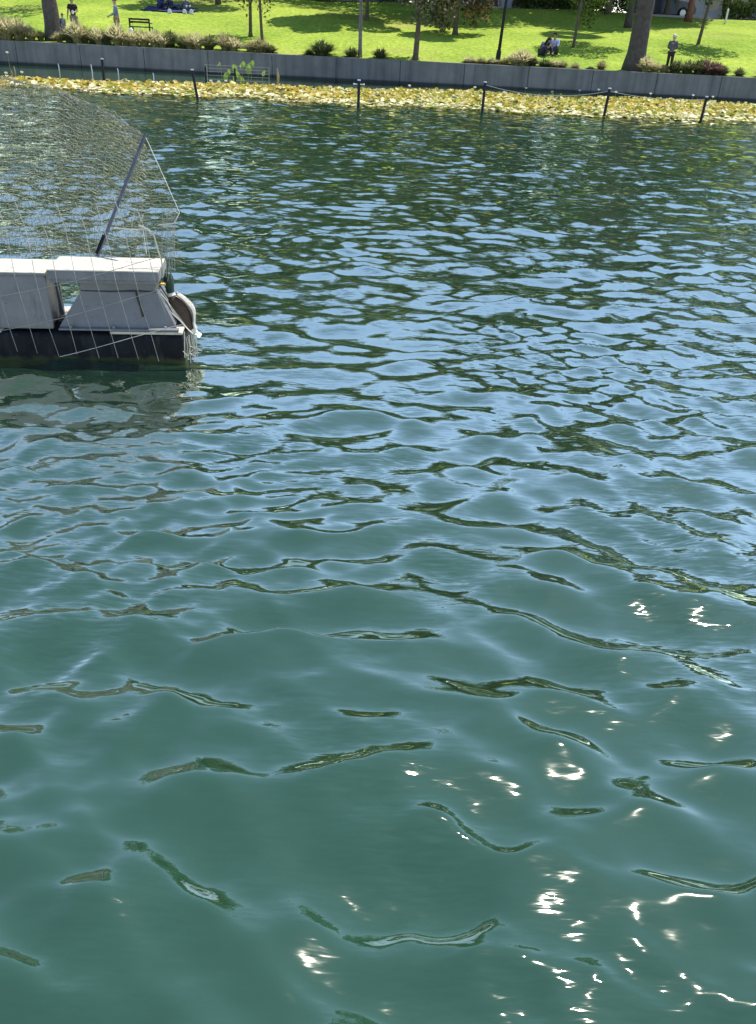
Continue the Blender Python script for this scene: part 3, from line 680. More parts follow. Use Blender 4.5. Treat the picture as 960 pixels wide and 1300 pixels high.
# ------------------------------------------------------------------ the raft
M['plastic'] = mat('shaded_plastic', (0.17, 0.17, 0.18), .6, .14, 5, bump=.002, bump_scale=25)  # darker copy of the plastic, shade of the side faces painted in
M['plastic_sunlit'] = mat('sunlit_plastic', (0.56, 0.51, 0.42), .6, .10, 7, bump=.002, bump_scale=30)  # pale copy of the plastic, sunlight on the tops painted in
M['float'] = mat('black_float', (0.009, 0.010, 0.013), .65, .5, 6, bump=.004, bump_scale=14, spec=.15)
M['wire'] = mat('galvanised_wire', (0.27, 0.27, 0.24), .5, .3, 20, metal=.25)
M['bright_wire'] = mat('bright_wire', (0.55, 0.54, 0.46), .45, .2, 20, metal=.2)
M['pole'] = mat('slate_pole', (0.075, 0.085, 0.13), .45, .3, 14)
def stain(m, lo, z0, z1, strength):
    """grime with a shape of its own: streaks and spatter"""
    nt = m.node_tree; N = nt.nodes; L = nt.links; b = N['Principled BSDF']; src = b.inputs['Base Color'].links[0].from_socket
    tc = N.new('ShaderNodeTexCoord'); mp = N.new('ShaderNodeMapping'); mp.inputs['Scale'].default_value = (14, 14, 2.6); L.new(tc.outputs['Object'], mp.inputs['Vector'])
    n = N.new('ShaderNodeTexNoise'); n.inputs['Scale'].default_value = 1; n.inputs['Detail'].default_value = 6; L.new(mp.outputs[0], n.inputs['Vector'])
    r = N.new('ShaderNodeMapRange'); r.inputs['From Min'].default_value = z0; r.inputs['From Max'].default_value = z1; r.inputs['To Max'].default_value = strength
    L.new(n.outputs['Fac'], r.inputs['Value'])
    v = N.new('ShaderNodeTexNoise'); v.inputs['Scale'].default_value = 42; v.inputs['Detail'].default_value = 1; L.new(tc.outputs['Object'], v.inputs['Vector'])
    r2 = N.new('ShaderNodeMapRange'); r2.inputs['From Min'].default_value = .70; r2.inputs['From Max'].default_value = .74; r2.inputs['To Max'].default_value = strength
    L.new(v.outputs['Fac'], r2.inputs['Value'])
    mxx = N.new('ShaderNodeMath'); mxx.operation = 'MAXIMUM'; L.new(r.outputs[0], mxx.inputs[0]); L.new(r2.outputs[0], mxx.inputs[1])
    mx = N.new('ShaderNodeMix'); mx.data_type = 'RGBA'; L.new(mxx.outputs[0], mx.inputs[0]); L.new(src, mx.inputs[6]); mx.inputs[7].default_value = (*lo, 1)
    L.new(mx.outputs[2], b.inputs['Base Color'])
M['grime'] = mat('grime', (0.05, 0.047, 0.042), .9, .3, 30)
stain(M['plastic'], (0.07, 0.065, 0.06), .58, .75, .5); stain(M['plastic_sunlit'], (0.36, 0.32, 0.25), .52, .72, .6); stain(M['float'], (0.04, 0.042, 0.035), .55, .75, .6)

def waterline(m):
    nt = m.node_tree; N = nt.nodes; L = nt.links; b = N['Principled BSDF']; src = b.inputs['Base Color'].links[0].from_socket
    tc = N.new('ShaderNodeTexCoord'); sp = N.new('ShaderNodeSeparateXYZ'); L.new(tc.outputs['Object'], sp.inputs[0])
    n = N.new('ShaderNodeTexNoise'); n.inputs['Scale'].default_value = 11; n.inputs['Detail'].default_value = 5; L.new(tc.outputs['Object'], n.inputs['Vector'])
    a = N.new('ShaderNodeMath'); a.operation = 'MULTIPLY_ADD'; a.inputs[1].default_value = -0.10; L.new(n.outputs['Fac'], a.inputs[0]); L.new(sp.outputs['Z'], a.inputs[2])
    r = N.new('ShaderNodeMapRange'); r.inputs['From Min'].default_value = 0.0; r.inputs['From Max'].default_value = -0.03; r.inputs['To Max'].default_value = 0.85; L.new(a.outputs[0], r.inputs['Value'])
    mx = N.new('ShaderNodeMix'); mx.data_type = 'RGBA'; L.new(r.outputs[0], mx.inputs[0]); L.new(src, mx.inputs[6]); mx.inputs[7].default_value = (0.045, 0.055, 0.02, 1)
    L.new(mx.outputs[2], b.inputs['Base Color'])
waterline(M['float'])
RZ = math.atan2(.154, 1.326)
raft = empty('floating_raft', (-1.49, 5.69, 0), 'low black float carrying grey white plastic blocks, at the left edge on the water', 'raft', rz=RZ)
def rounded_section(x, y0, y1, z0, z1, r, n=5):
    pts = []
    for (cy, cz, a0) in ((y0+r, z1-r, math.pi), (y1-r, z1-r, math.pi/2), (y1-r, z0+r, 0), (y0+r, z0+r, -math.pi/2)):
        for k in range(n): a = a0 - k*(math.pi/2)/(n-1); pts.append(Vector((x, cy+r*math.cos(a), cz+r*math.sin(a))))
    return pts
def build_raft():
    L = 3.4
    # pontoon: rounded tank with rounded end and shallow ribs
    m = MB(); rings = []
    xs = [(-L, .0), (-L, 0), ]
    stations = [(-L, 1.0), (-2.62, 1.0), (-2.60, .985), (-2.50, .985), (-2.48, 1.0), (-1.86, 1.0), (-1.84, .985), (-1.74, .985), (-1.72, 1.0), (-.06, 1.0), (-.025, .985), (-.006, .95), (0, .88)]
    for x, s in stations:
        cy, cz = .31, .03
        ring = rounded_section(x, 0, .62, -.16, .215, .045)
        rings.append([Vector((p.x, cy+(p.y-cy)*s, cz+(p.z-cz)*s)) for p in ring])
    n = len(rings[0]); vs = [p for r in rings for p in r]; fs = []
    for i in range(len(rings)-1):
        for k in range(n): fs.append((i*n+k, i*n+(k+1) % n, (i+1)*n+(k+1) % n, (i+1)*n+k))
    fs += [tuple(range(n)), tuple((len(rings)-1)*n+k for k in reversed(range(n)))]
    m.add(vs, fs); fl = m.build('pontoon', M['float'], raft, smooth=True)
    e = fl.modifiers.new('edges', 'EDGE_SPLIT'); e.split_angle = R(50)
    # moulded lip / deck plate on the right, sunlight on the float top painted in as pale colour
    d = MB(); d.box((-.27, .31, .222), (.52, .60, .022)); d.build('sunlit_deck_plate', M['plastic_sunlit'], raft, bevel=.008)
    d = MB(); d.box((-1.02, .50, .222), (.30, .22, .022)); d.build('sunlit_deck_plate', M['plastic_sunlit'], raft, bevel=.006)
    d = MB(); d.box((-1.62, .045, .226), (.66, .085, .022)); d.build('sunlit_deck_plate', M['plastic_sunlit'], raft, bevel=.006)
    # left block: hollow box with open right side
    b = MB(); b.box((-2.42, .205, .425), (3.0, .37, .37))
    x0, x1 = -3.4, -.925
    b = MB()
    b.box(((x0+x1)/2, .05, .43), (x1-x0, .035, .385)); b.box(((x0+x1)/2, .372, .43), (x1-x0, .03, .385))
    b.build('box_side', M['plastic'], raft, bevel=.012)
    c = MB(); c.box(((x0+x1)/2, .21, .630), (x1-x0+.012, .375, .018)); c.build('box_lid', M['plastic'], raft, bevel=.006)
    c = MB(); c.box(((x0+x1)/2, .21, .642), (x1-x0+.006, .370, .007)); c.build('lid_sunlit_top', M['plastic_sunlit'], raft, bevel=.002)  # thin sheet added to carry the painted sunlight on the lid
    c = MB(); c.box((x1-.04, .21, .425), (.02, .30, .37)); c.build('box_end', M['plastic'], raft)
    for x in (-1.9, -2.6): q = MB(); q.box((x, .205, .43), (.02, .29, .37)); q.build('divider', M['plastic'], raft)
    # right block: top slab on a flared hollow foot
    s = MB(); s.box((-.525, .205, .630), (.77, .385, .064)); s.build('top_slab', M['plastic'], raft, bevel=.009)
    s = MB(); s.box((-.525, .205, .666), (.762, .377, .010)); s.build('slab_sunlit_top', M['plastic_sunlit'], raft, bevel=.003)  # thin added sheet, sunlit tone painted over the slab
    s = MB(); s.box((-.525, .205, .587), (.745, .36, .022)); s.build('slab_rim', M['plastic'], raft, bevel=.004)
    def foot_outline(xa, xb, xc, xd, y):
        return [(xa, y, .242), (xa, y, .258), (xb, y, .50), (xb, y, .575), (xc, y, .575), (xc, y, .50), (xd, y, .258), (xd, y, .242)]
    yf0, yf1, yb0, yb1 = .075, .10, .33, .352
    f = MB(); xa, xb, xc, xd = -.885, -.715, -.175, -.055
    A = foot_outline(xa, xb, xc, xd, .04); Bk = foot_outline(xa+.012, xb, xc, xd-.01, .085)
    n = 8
    # front wall leans back: lower edge at y .05, upper edge at y .085
    def lean(z): return .045 + .055*min(1, max(0, (z-.25)/.25))
    fr = [Vector((p[0], lean(p[2]), p[2])) for p in A]; bk = [v+Vector((0, .022, 0)) for v in fr]
    f.add(fr+bk, [tuple(range(n)), tuple(range(2*n-1, n-1, -1))]+[(i, i+n, (i+1) % n+n, (i+1) % n) for i in range(n)])
    f.build('foot_front', M['plastic'], raft, bevel=.006)
    f = MB(); fr2 = [Vector((p.x, .38-lean(p.z)+.02, p.z)) for p in fr]; bk2 = [v-Vector((0, .022, 0)) for v in fr2]
    f.add(fr2+bk2, [tuple(range(n)), tuple(range(2*n-1, n-1, -1))]+[(i, i+n, (i+1) % n+n, (i+1) % n) for i in range(n)])
    f.build('foot_back', M['plastic'], raft, bevel=.004)
    f = MB(); 
    for (za, zb) in ((.258, .50), (.50, .575)):
        xl0 = xd if za < .3 else xc; xl1 = xc
        f.add([(xl0-.012, lean(za)+.01, za), (xl0-.012, .39-lean(za), za), (xl1-.012, .39-lean(zb), zb), (xl1-.012, lean(zb)+.01, zb),
               (xl0-.034, lean(za)+.01, za), (xl0-.034, .39-lean(za), za), (xl1-.034, .39-lean(zb), zb), (xl1-.034, lean(zb)+.01, zb)],
              [(0, 1, 2, 3), (7, 6, 5, 4), (0, 4, 5, 1), (2, 6, 7, 3), (1, 5, 6, 2), (0, 3, 7, 4)])
    f.build('foot_side', M['plastic'], raft)
    f = MB(); f.box((-.46, .028, .246), (.85, .05, .014)); f.build('foot_flange', M['plastic'], raft, bevel=.004)
    f = MB(); f.tube([(-.325, .094, .505), (-.318, .086, .46), (-.30, .072, .40), (-.288, .060, .33)], [.006, .009, .008, .010], 6); f.build('drip_trace', M['grime'], raft, smooth=True)
    f = MB(); f.tube([(-.71, .0985, .503), (-.5, .0985, .500), (-.34, .0985, .507), (-.18, .0985, .503)], [.003, .005, .008, .004], 6); f.build('seam', M['grime'], raft, smooth=True)
    for (x, z) in ((-.13, .262), (-.50, .262), (-.80, .262)): q = MB(); q.tube([(x, .03, z-.01), (x, .03, z+.006)], .010, 8); q.build('bolt', M['wire'], raft)
build_raft()

# ------------------------------------------------------------------ the wire cage over it
cage = empty('wire_cage', (-1.49, 5.69, 0), 'rusty wire cage with pale hexagonal netting rising over the raft at left', 'wire cage')
CO = Vector((-1.49, 5.69, 0))
def CL(p): return Vector(p) - CO
def hex_net(name, surf, nu, nv, r, seed, drop=.03, wmat='wire'):
    """surf(u,v)->point for 0..1; staggered hexagons built as thin tubes"""
    rs = random.Random(seed); m = MB(); idx = {}
    def P(i, j):
        if (i, j) not in idx:
            u, v = i/nu, j/nv; p = surf(u, v); idx[(i, j)] = p + Vector((rs.uniform(-1, 1), rs.uniform(-1, 1), rs.uniform(-1, 1)))*.008
        return idx[(i, j)]
    def seg(a, b):
        if rs.random() < drop: return
        mid = a.lerp(b, .5) + Vector((rs.uniform(-1, 1), rs.uniform(-1, 1), rs.uniform(-1, 1)))*.004
        m.tube([a, mid, b], r, 3, cap=False)
    # brick-wall layout sheared to hexagons
    for j in range(nv):
        for i in range(nu):
            a = P(i, j)
            if (i+j) % 2 == 0:
                seg(a, P(i, j+1) if j+1 <= nv else a)
            seg(a, P(i+1, j))
    o = m.build(name, M[wmat], cage); tag(o, kind='stuff'); return o
def ridge(u):
    # from far beyond the left edge to the tip of the pole
    pts = [(-4.6, 6.4, 1.72), (-3.6, 6.40, 1.84), (-2.75, 6.36, 1.787), (-2.48, 6.36, 1.741), (-2.15, 6.34, 1.643), (-1.82, 6.28, 1.480)]
    f = u*(len(pts)-1); i = min(int(f), len(pts)-2); t = f-i
    return Vector(pts[i]).lerp(Vector(pts[i+1]), t)
def foot_line(u, y, z):
    return Vector((-4.6 + u*(4.6-1.86), y, z))
def front_sheet(u, v):
    a = ridge(u); b = foot_line(u, 6.16+.03*math.sin(u*9), .52+.10*math.sin(u*3.1)); p = a.lerp(b, v)
    zz = math.sin(v*math.pi)
    tw = .035*math.sin(u*40+v*3)*zz + .02*math.sin(u*17-v*11)
    return p + Vector((.0 + .012*((int(u*999)) % 2), -.02*zz+tw*.5, -.10*zz+.5*tw*math.sin(v*7)))
def back_sheet(u, v):
    a = ridge(u); b = foot_line(u, 6.9, .42); b.x += .12; p = a.lerp(b, v); zz = math.sin(v*math.pi)
    return p + Vector((0, .15*zz+.02*math.sin(u*31), .05*zz+.03*math.sin(u*23+v*6)))
NR = .0019
M['net_wire'] = mat('weathered_net_wire', (0.26, 0.25, 0.17), .6, .3, 20)
hex_net('netting', front_sheet, 116, 46, NR, 5, wmat='net_wire')
hex_net('netting', back_sheet, 100, 42, NR, 6, wmat='net_wire')
def edge_strand():
    rs = random.Random(9)
    m = MB()
    for k in range(4):
        m.tube([ridge(i/60)+Vector((rs.uniform(-1, 1), rs.uniform(-1, 1), rs.uniform(-1, 1)))*.012 - CO for i in range(61)], .0018, 4, cap=False)
    m.build('ridge_wire', M['wire'], cage)
# shift nets into the cage's local frame
for o in cage.children:
    if o.name.startswith('netting'):
        for v in o.data.vertices: v.co -= CO
edge_strand()
pa, pb = at_y(123, 322, 6.02), at_y(184, 172, 6.2)
m = MB(); m.tube([CL(pa - Vector((0, 0, .02))), CL(pb+(pb-pa)*.02)], [.0125, .012], 8); m.build('support_pole', M['pole'], cage)
m = MB(); m.tube([CL(pa.lerp(pb, .0)), CL(pa.lerp(pb, .16))], [.0145, .0145], 8); m.build('pole_sleeve', M['float'], cage)
for f in (.62, .80): m = MB(); c = pa.lerp(pb, f); e = (pb-pa).normalized(); m.tube([CL(c-e*.012), CL(c+e*.012)], .015, 8); m.build('pole_clip', M['pole'], cage)
def W(name, pts, r, mt='wire'):
    m = MB(); m.tube([CL(p) for p in pts], r, 5, cap=True); return m.build(name, M[mt], cage)
# right edge strand: pole tip -> outer corner -> down
q1, q2, q3 = at_y(228, 270, 5.95), at_y(221, 284, 5.9), at_y(222, 345, 5.85)
W('edge_wire', [pb, pb.lerp(q1, .5)+Vector((.01, 0, -.02)), q1], .0028, 'bright_wire'); W('edge_wire', [q1, q2, at_y(200, 286, 5.9)], .0032, 'bright_wire')
W('edge_wire', [q2, q3], .002)
# welded mesh panel leaning along the front
YP = 5.50
def fp(px, py, y=YP): return at_y(px, py, y + .00012*px)
rs = random.Random(12)
for k in range(-1, 9):
    xb = 22 + 25.2*k; dxy = -.285
    ytop = 268 + rs.uniform(-14, 10) - (8 if k > 5 else 0); ybot = 446 + 1.9*k + rs.uniform(-2, 2)
    if k == 8: ybot = 400
    pts = []
    for i in range(7):
        yy = ybot + (ytop-ybot)*i/6; xx = xb + (yy-446)*(-dxy) * (1 + .1*math.sin(i)) + rs.uniform(-1, 1)
        # above the slab the wires lean back towards the netting
        lean = max(0, (345-yy))/80*.25
        pts.append(fp(xx, yy, YP+lean))
    W('panel_wire', pts, .0021)
for (p0, sl, x0, x1) in ((376, -.235, -4, 206), (420, -.245, -4, 203), (467, -.225, 76, 231), (330, -.19, 40, 120)):
    pts = [fp(x, p0 + sl*x + 3*math.sin(x*.02), YP-.004) for x in np.linspace(x0, x1, 12)]
    W('panel_wire', pts, .0022, 'bright_wire' if p0 == 467 else 'wire')
for (p0, sl, x0, x1) in ((300, -.12, -4, 130), (296, .02, 140, 196)):
    pts = [fp(x, p0 + sl*x + 4*math.sin(x*.05), YP+.26) for x in np.linspace(x0, x1, 12)]; W('panel_wire', pts, .0024)
# the bunched right end: upright wires
for k in range(9):
    x = 205 + 2.1*k; y0 = 262 + rs.uniform(0, 10)
    W('end_wire', [fp(x+2.0, y0, 5.82), fp(x+.5+rs.uniform(-1, 1), 300, 5.8), fp(205+1.5*k+rs.uniform(-2, 2), 348+rs.uniform(-6, 10), 5.72)], .0016)
for (pts, r) in (([(176, 286), (188, 291), (196, 300), (200, 315), (205, 330), (208, 350)], .006), ([(145, 289), (165, 291), (182, 291), (195, 295)], .004), ([(181, 288), (183, 300), (186, 322)], .003),
                 ([(190, 300), (198, 292)], .004), ([(178, 281), (182, 273)], .003), ([(167, 288), (171, 268)], .002), ([(202, 285), (226, 283)], .0035), ([(215, 270), (222, 268), (228, 272)], .004)):
    W('bent_wire', [fp(x, y, 5.80) for x, y in pts], r, 'bright_wire')
for k in range(7):
    o_ = rs.uniform(-3, 3); W('strut_wire', [fp(197+o_, 364+k, 5.66), fp(207+o_+k, 380+k, 5.64), fp(214+k*2, 394+k, 5.62), fp(229+k*2, 408+k*2, 5.60), fp(240+k*1.6, 420+k*1.2, 5.58)], rs.choice([.0014, .0018, .0024]), 'bright_wire' if k % 2 else 'wire')
for k in range(9):
    x = 236 + k*2; W('strut_wire', [fp(x-2, 424+rs.uniform(-8, 4), 5.6), fp(x+rs.uniform(-2, 2), 440, 5.6), fp(x+rs.uniform(-4, 3), 456+rs.uniform(-4, 6), 5.6)], rs.choice([.0018, .003]), 'bright_wire')
for k in range(10):
    x, y = 238+rs.uniform(0, 16), 436+rs.uniform(0, 22); W('bent_wire', [fp(x, y, 5.6), fp(x+rs.uniform(-5, 5), y+rs.uniform(-4, 4), 5.59), fp(x+rs.uniform(-8, 8), y+rs.uniform(-6, 6), 5.6)], .0028, 'bright_wire')

# ------------------------------------------------------------------ mallard
def mats(name, *a, **k): M[name] = mat(name, *a, **k); return M[name]
mats('duck_head', (0.015, 0.035, 0.018), .35, .5, 30); mats('duck_white', (0.70, 0.69, 0.62), .8, .1, 40)
mats('duck_chest', (0.075, 0.045, 0.028), .8, .4, 60, bump=.003); mats('duck_grey', (0.50, 0.48, 0.42), .8, .22, 70, bump=.003)
mats('duck_bill', (0.62, 0.33, 0.035), .4, .15, 30); mats('duck_black', (0.02, 0.02, 0.02), .4, .3, 30); mats('duck_foot', (0.65, 0.22, 0.03), .5, .2, 30)
def mallard():
    o0 = at_y(222, 380, 5.93)
    t = empty('mallard', (o0.x, o0.y, 0), 'upright mallard drake with green black head and yellow bill clinging beside the raft end', 'duck')
    def lp(px, py, y): return at_y(px, py, y) - Vector((o0.x, o0.y, 0))
    spine = [(213.2, 345, .012), (213.4, 348.5, .031), (214, 354, .040), (214.6, 360, .040), (215.8, 366.5, .032), (217, 372, .029), (218, 375, .030), (220.5, 380, .048),
             (224, 387, .066), (229, 396, .074), (234, 405, .064), (239, 412, .044), (244, 418, .026), (250, 423, .018), (253, 425, .004)]
    P = [lp(x, y, 5.93 - .0012*(i)) for i, (x, y, r) in enumerate(spine)]
    n = 14; vs = []; fs = []; mi = []
    for i, p in enumerate(P):
        tt = (P[min(i+1, len(P)-1)]-P[max(i-1, 0)]).normalized(); b = Vector((0, 1, 0)); b = (b-tt*b.dot(tt)).normalized(); a = tt.cross(b)
        r = spine[i][2]
        for k in range(n):
            an = 2*math.pi*k/n; bulge = 1.0
            if 7 <= i <= 11: bulge = 1.0 + .12*math.cos(an)
            vs.append(p + a*math.cos(an)*r*bulge + b*math.sin(an)*r*(.92 if i < 11 else 1.5))
    for i in range(len(P)-1):
        for k in range(n):
            fs.append((i*n+k, i*n+(k+1) % n, (i+1)*n+(k+1) % n, (i+1)*n+k))
            an = 2*math.pi*(k+.5)/n
            # a points to the bird's back or belly: choose by screen side below
            q = (vs[i*n+k]+vs[(i+1)*n+k])/2 - (P[i]+P[i+1])/2
            front = q.x < .012
            mi.append(0 if i < 4 else 1 if i == 5 else 0 if i == 4 else 2 if i < 12 else 1)
    fs.append(tuple(reversed(range(n)))); mi.append(0); fs.append(tuple((len(P)-1)*n+k for k in range(n))); mi.append(1)
    me = bpy.data.meshes.new('body'); me.from_pydata([tuple(v) for v in vs], [], fs)
    for q in ('duck_head', 'duck_white', 'duck_chest', 'duck_grey'): me.materials.append(M[q])
    me.polygons.foreach_set('material_index', mi); me.polygons.foreach_set('use_smooth', [True]*len(fs)); me.update()
    bm = bmesh.new(); bm.from_mesh(me); bmesh.ops.recalc_face_normals(bm, faces=bm.faces); bm.to_mesh(me); bm.free()
    o = bpy.data.objects.new('body', me); link(o, t); s = o.modifiers.new('s', 'SUBSURF'); s.levels = 1; s.render_levels = 2
    # bill: flattened, pointing left
    h = lp(211.5, 360.5, 5.90); tip = lp(197.5, 360.5, 5.86); d = tip-h; m = MB(); n = 10; vs = []; fs = []
    for i, (f, w, th) in enumerate(((0, .016, .013), (.3, .015, .010), (.65, .017, .007), (.92, .015, .005), (1, .008, .003))):
        c = h + d*f
        for k in range(n): an = 2*math.pi*k/n; vs.append(c + Vector((0, 1, 0))*math.cos(an)*w + Vector((0, 0, 1))*math.sin(an)*th)
    for i in range(4):
        for k in range(n): fs.append((i*n+k, i*n+(k+1) % n, (i+1)*n+(k+1) % n, (i+1)*n+k))
    fs.append(tuple(4*n+k for k in range(n))); m.add(vs, fs); m.build('bill', M['duck_bill'], t, smooth=True)
    for s in (-1, 1): m = MB(); c = lp(211, 354, 5.93) + Vector((0, s*.026, 0)); m.ball(c, .005); m.build('eye', M['duck_black'], t, smooth=True)
    # wings: long curved shields along back, primaries crossing over the tail
    for s in (-1, 1):
        m = MB(); k = 9; vs = []; fs = []
        for i in range(k):
            f = i/(k-1); c = lp(221+f*28, 378+f*42, 5.93-.02*f) ; wdt = .085*math.sin(math.pi*min(1, .12+f*.86))**.7
            cen = c + Vector((.058*math.sin(math.pi*min(1, f+.1))+.012, s*(.030*(1-f*.7)), .022))
            for j in range(5):
                g = (j-2)/2; vs.append(cen + Vector((-.022*abs(g)+.0*g, s*.022*g, 0)) + Vector((.5, 0, .45))*wdt*g*.55)
            for j in range(5):
                g = (j-2)/2; vs.append(vs[-5] - Vector((.006, s*.006, 0)))
        for i in range(k-1):
            a0, b0 = i*10, (i+1)*10
            for j in range(4):
                fs.append((a0+j, a0+j+1, b0+j+1, b0+j)); fs.append((a0+5+j+1, a0+5+j, b0+5+j, b0+5+j+1))
            fs.append((a0, b0, b0+5, a0+5)); fs.append((a0+4, a0+9, b0+9, b0+4))
        m.add(vs, fs); m.build('wing', M['duck_grey'], t, smooth=True)
    m = MB()
    for k in range(5):
        g = (k-2)*.28; c = lp(243, 417, 5.91); e = (lp(254, 426, 5.91)-c); s_ = Vector((0, 1, 0))*g*.06
        w = Vector((.3, .9, .2))*.008; m.add([c-w, c+w, c+e+s_+w*1.3, c+e*1.12+s_, c+e+s_-w*1.3], [(0, 1, 2, 3, 4)])
    m.build('tail', M['duck_white'], t)
    for s in (-1, 1):
        f = MB(); a = lp(228, 402, 5.93) + Vector((-.02, s*.03, 0)); b = Vector((a.x-.015, a.y, .25)); f.tube([a, b], .006, 6)
        for ang in (-.5, 0, .5): f.tube([b, b+Vector((-.05*math.cos(ang), .05*math.sin(ang), -.008))], [.005, .003], 5)
        for ang in (-.5, 0): f.add([b, b+Vector((-.045*math.cos(ang), .045*math.sin(ang), -.008)), b+Vector((-.045*math.cos(ang+.5), .045*math.sin(ang+.5), -.008))], [(0, 1, 2)])
        f.build('foot', M['duck_foot'], t)
mallard()
# ------------------------------------------------------------------ people
def skinned(name, verts, edges, radii, material, parent, root=0, sub=1):
    me = bpy.data.meshes.new(name); me.from_pydata([tuple(v) for v in verts], edges, []); me.update()
    me.materials.append(material)
    o = bpy.data.objects.new(name, me); link(o, parent)
    md = o.modifiers.new('skin', 'SKIN'); md.use_smooth_shade = True
    if not me.skin_vertices:
        bpy.context.view_layer.objects.active = o
    sv = me.skin_vertices[0].data
    for i, r in enumerate(radii):
        rr = r if hasattr(r, '__len__') else (r, r); sv[i].radius = rr; sv[i].use_root = (i == root)
    s = o.modifiers.new('sub', 'SUBSURF'); s.levels = sub; s.render_levels = sub
    return o
SKIN = mat('skin_tone', (0.42, 0.26, 0.18), .6, .08, 20)
_cm = {}
def cloth(c):
    if c not in _cm: _cm[c] = mat('cloth', c, .9, .22, 22, bump=.004, bump_scale=40)
    return _cm[c]
STAND = dict(pelvis=(0, 0, .93), waist=(0, 0, 1.05), chest=(0, .0, 1.28), neck=(0, 0, 1.46), jaw=(0, -.02, 1.55), head=(0, 0, 1.64),
             lsh=(.17, 0, 1.40), lel=(.22, .02, 1.12), lwr=(.22, -.08, .88), rsh=(-.17, 0, 1.40), rel=(-.22, .02, 1.12), rwr=(-.22, -.08, .88),
             lhip=(.09, 0, .88), lkn=(.10, -.02, .49), lan=(.11, 0, .08), ltoe=(.12, -.15, .03), rhip=(-.09, 0, .88), rkn=(-.10, -.02, .49), ran=(-.11, 0, .08), rtoe=(-.12, -.15, .03))
def person(loc, rz, label, pose=None, top=(.1, .1, .1), sleeves='long', bottom=(.1, .1, .12), hair=(.02, .015, .01), hair_kind='short', scale=1.0, cap=None, group=None, shoes=(.04, .04, .04), cat='person'):
    J = {k: Vector(v) for k, v in STAND.items()}
    if pose: J.update({k: Vector(v) for k, v in pose.items() if k != 'face'})
    t = empty('person', loc, label, cat, group, rz); t.scale = (scale,)*3
    names = list(J.keys()); V = [J[n] for n in names]; ix = {n: i for i, n in enumerate(names)}
    E = [('pelvis', 'waist'), ('waist', 'chest'), ('chest', 'neck'), ('neck', 'jaw'), ('jaw', 'head'), ('chest', 'lsh'), ('lsh', 'lel'), ('lel', 'lwr'), ('chest', 'rsh'), ('rsh', 'rel'), ('rel', 'rwr'),
         ('pelvis', 'lhip'), ('lhip', 'lkn'), ('lkn', 'lan'), ('lan', 'ltoe'), ('pelvis', 'rhip'), ('rhip', 'rkn'), ('rkn', 'ran'), ('ran', 'rtoe')]
    rad = dict(pelvis=.125, waist=.11, chest=.135, neck=.052, jaw=.065, head=.088, lsh=.058, lel=.042, lwr=.028, rsh=.058, rel=.042, rwr=.028, lhip=.085, lkn=.056, lan=.038, ltoe=.03, rhip=.085, rkn=.056, ran=.038, rtoe=.03)
    edges = [(ix[a], ix[b]) for a, b in E]; radii = [rad[n] for n in names]
    top_head = J['head'] + (J['head']-J['jaw']).normalized()*.07; V.append(top_head); edges.append((ix['head'], len(V)-1)); radii.append(.06)
    for s in ('l', 'r'):                       # palm, four fingers of unequal length and a thumb from the side of the palm
        w_ = J[s+'wr']; d = (w_-J[s+'el']).normalized(); side = d.cross(Vector((1, 0, 0) if s == 'l' else (-1, 0, 0)))
        side = side.normalized() if side.length > .1 else Vector((0, 1, 0)); curl = d.cross(side)
        V.append(w_+d*.06); pi = len(V)-1; edges.append((ix[s+'wr'], pi)); radii.append(.026)
        for j, L in enumerate((.065, .075, .07, .052)):
            o_ = side*(j-1.5)*.019; V.append(w_+d*.10+o_); V.append(w_+d*(.10+L*.5)+o_+curl*.008); V.append(w_+d*(.10+L*.9)+o_+curl*.026)
            edges += [(pi, len(V)-3), (len(V)-3, len(V)-2), (len(V)-2, len(V)-1)]; radii += [.0095, .009, .0075]
        V.append(w_+d*.055-side*.045); V.append(w_+d*.085-side*.058+curl*.012); edges += [(pi, len(V)-2), (len(V)-2, len(V)-1)]; radii += [.011, .009]
    skinned('body', V, edges, radii, SKIN, t, root=ix['pelvis'], sub=1)
    def part(name, ns, es, grow, m, root=0, rr=None):
        V = [J[n] if isinstance(n, str) else n for n in ns]; r = [(rad[n]*1.0+grow if isinstance(n, str) else .05) for n in ns]
        if rr: r = rr
        return skinned(name, V, es, r, m, t, root=root)
    arms = ['lsh', 'lel', 'rsh', 'rel'] if sleeves == 'short' else ['lsh', 'lel', 'lwr', 'rsh', 'rel', 'rwr']
    Jm = dict(J)
    ns = ['pelvis', 'waist', 'chest', 'neck']; es = [(0, 1), (1, 2), (2, 3)]; V = [J[n] for n in ns]; V[3] = J['chest'].lerp(J['neck'], .72); r = [.142, .132, .152, .075]
    for s in ('l', 'r'):
        sh, el, wr = J[s+'sh'], J[s+'el'], J[s+'wr']; n = len(V); V += [sh, sh.lerp(el, .6)]; es += [(2, n), (n, n+1)]; r += [.078, .066]
        if sleeves == 'long': V += [el, el.lerp(wr, .9)]; es += [(n+1, n+2), (n+2, n+3)]; r += [.058, .043]
    skinned('shirt', V, es, r, cloth(top), t, root=0)
    V = [J['pelvis'], J['lhip'], J['lkn'], J['lkn'].lerp(J['lan'], .93), J['rhip'], J['rkn'], J['rkn'].lerp(J['ran'], .93)]
    skinned('trousers', V, [(0, 1), (1, 2), (2, 3), (0, 4), (4, 5), (5, 6)], [.138, .102, .076, .058, .102, .076, .058], cloth(bottom), t, root=0)
    for s in ('l', 'r'):
        a, b = J[s+'an'], J[s+'toe']; dn = Vector((0, 0, .02)); skinned('shoe', [a-dn*1.4, a.lerp(b, .55)-dn*.6, b-Vector((0, 0, -.012))], [(0, 1), (1, 2)], [.048, .044, .034], cloth(shoes), t, root=0, sub=1)
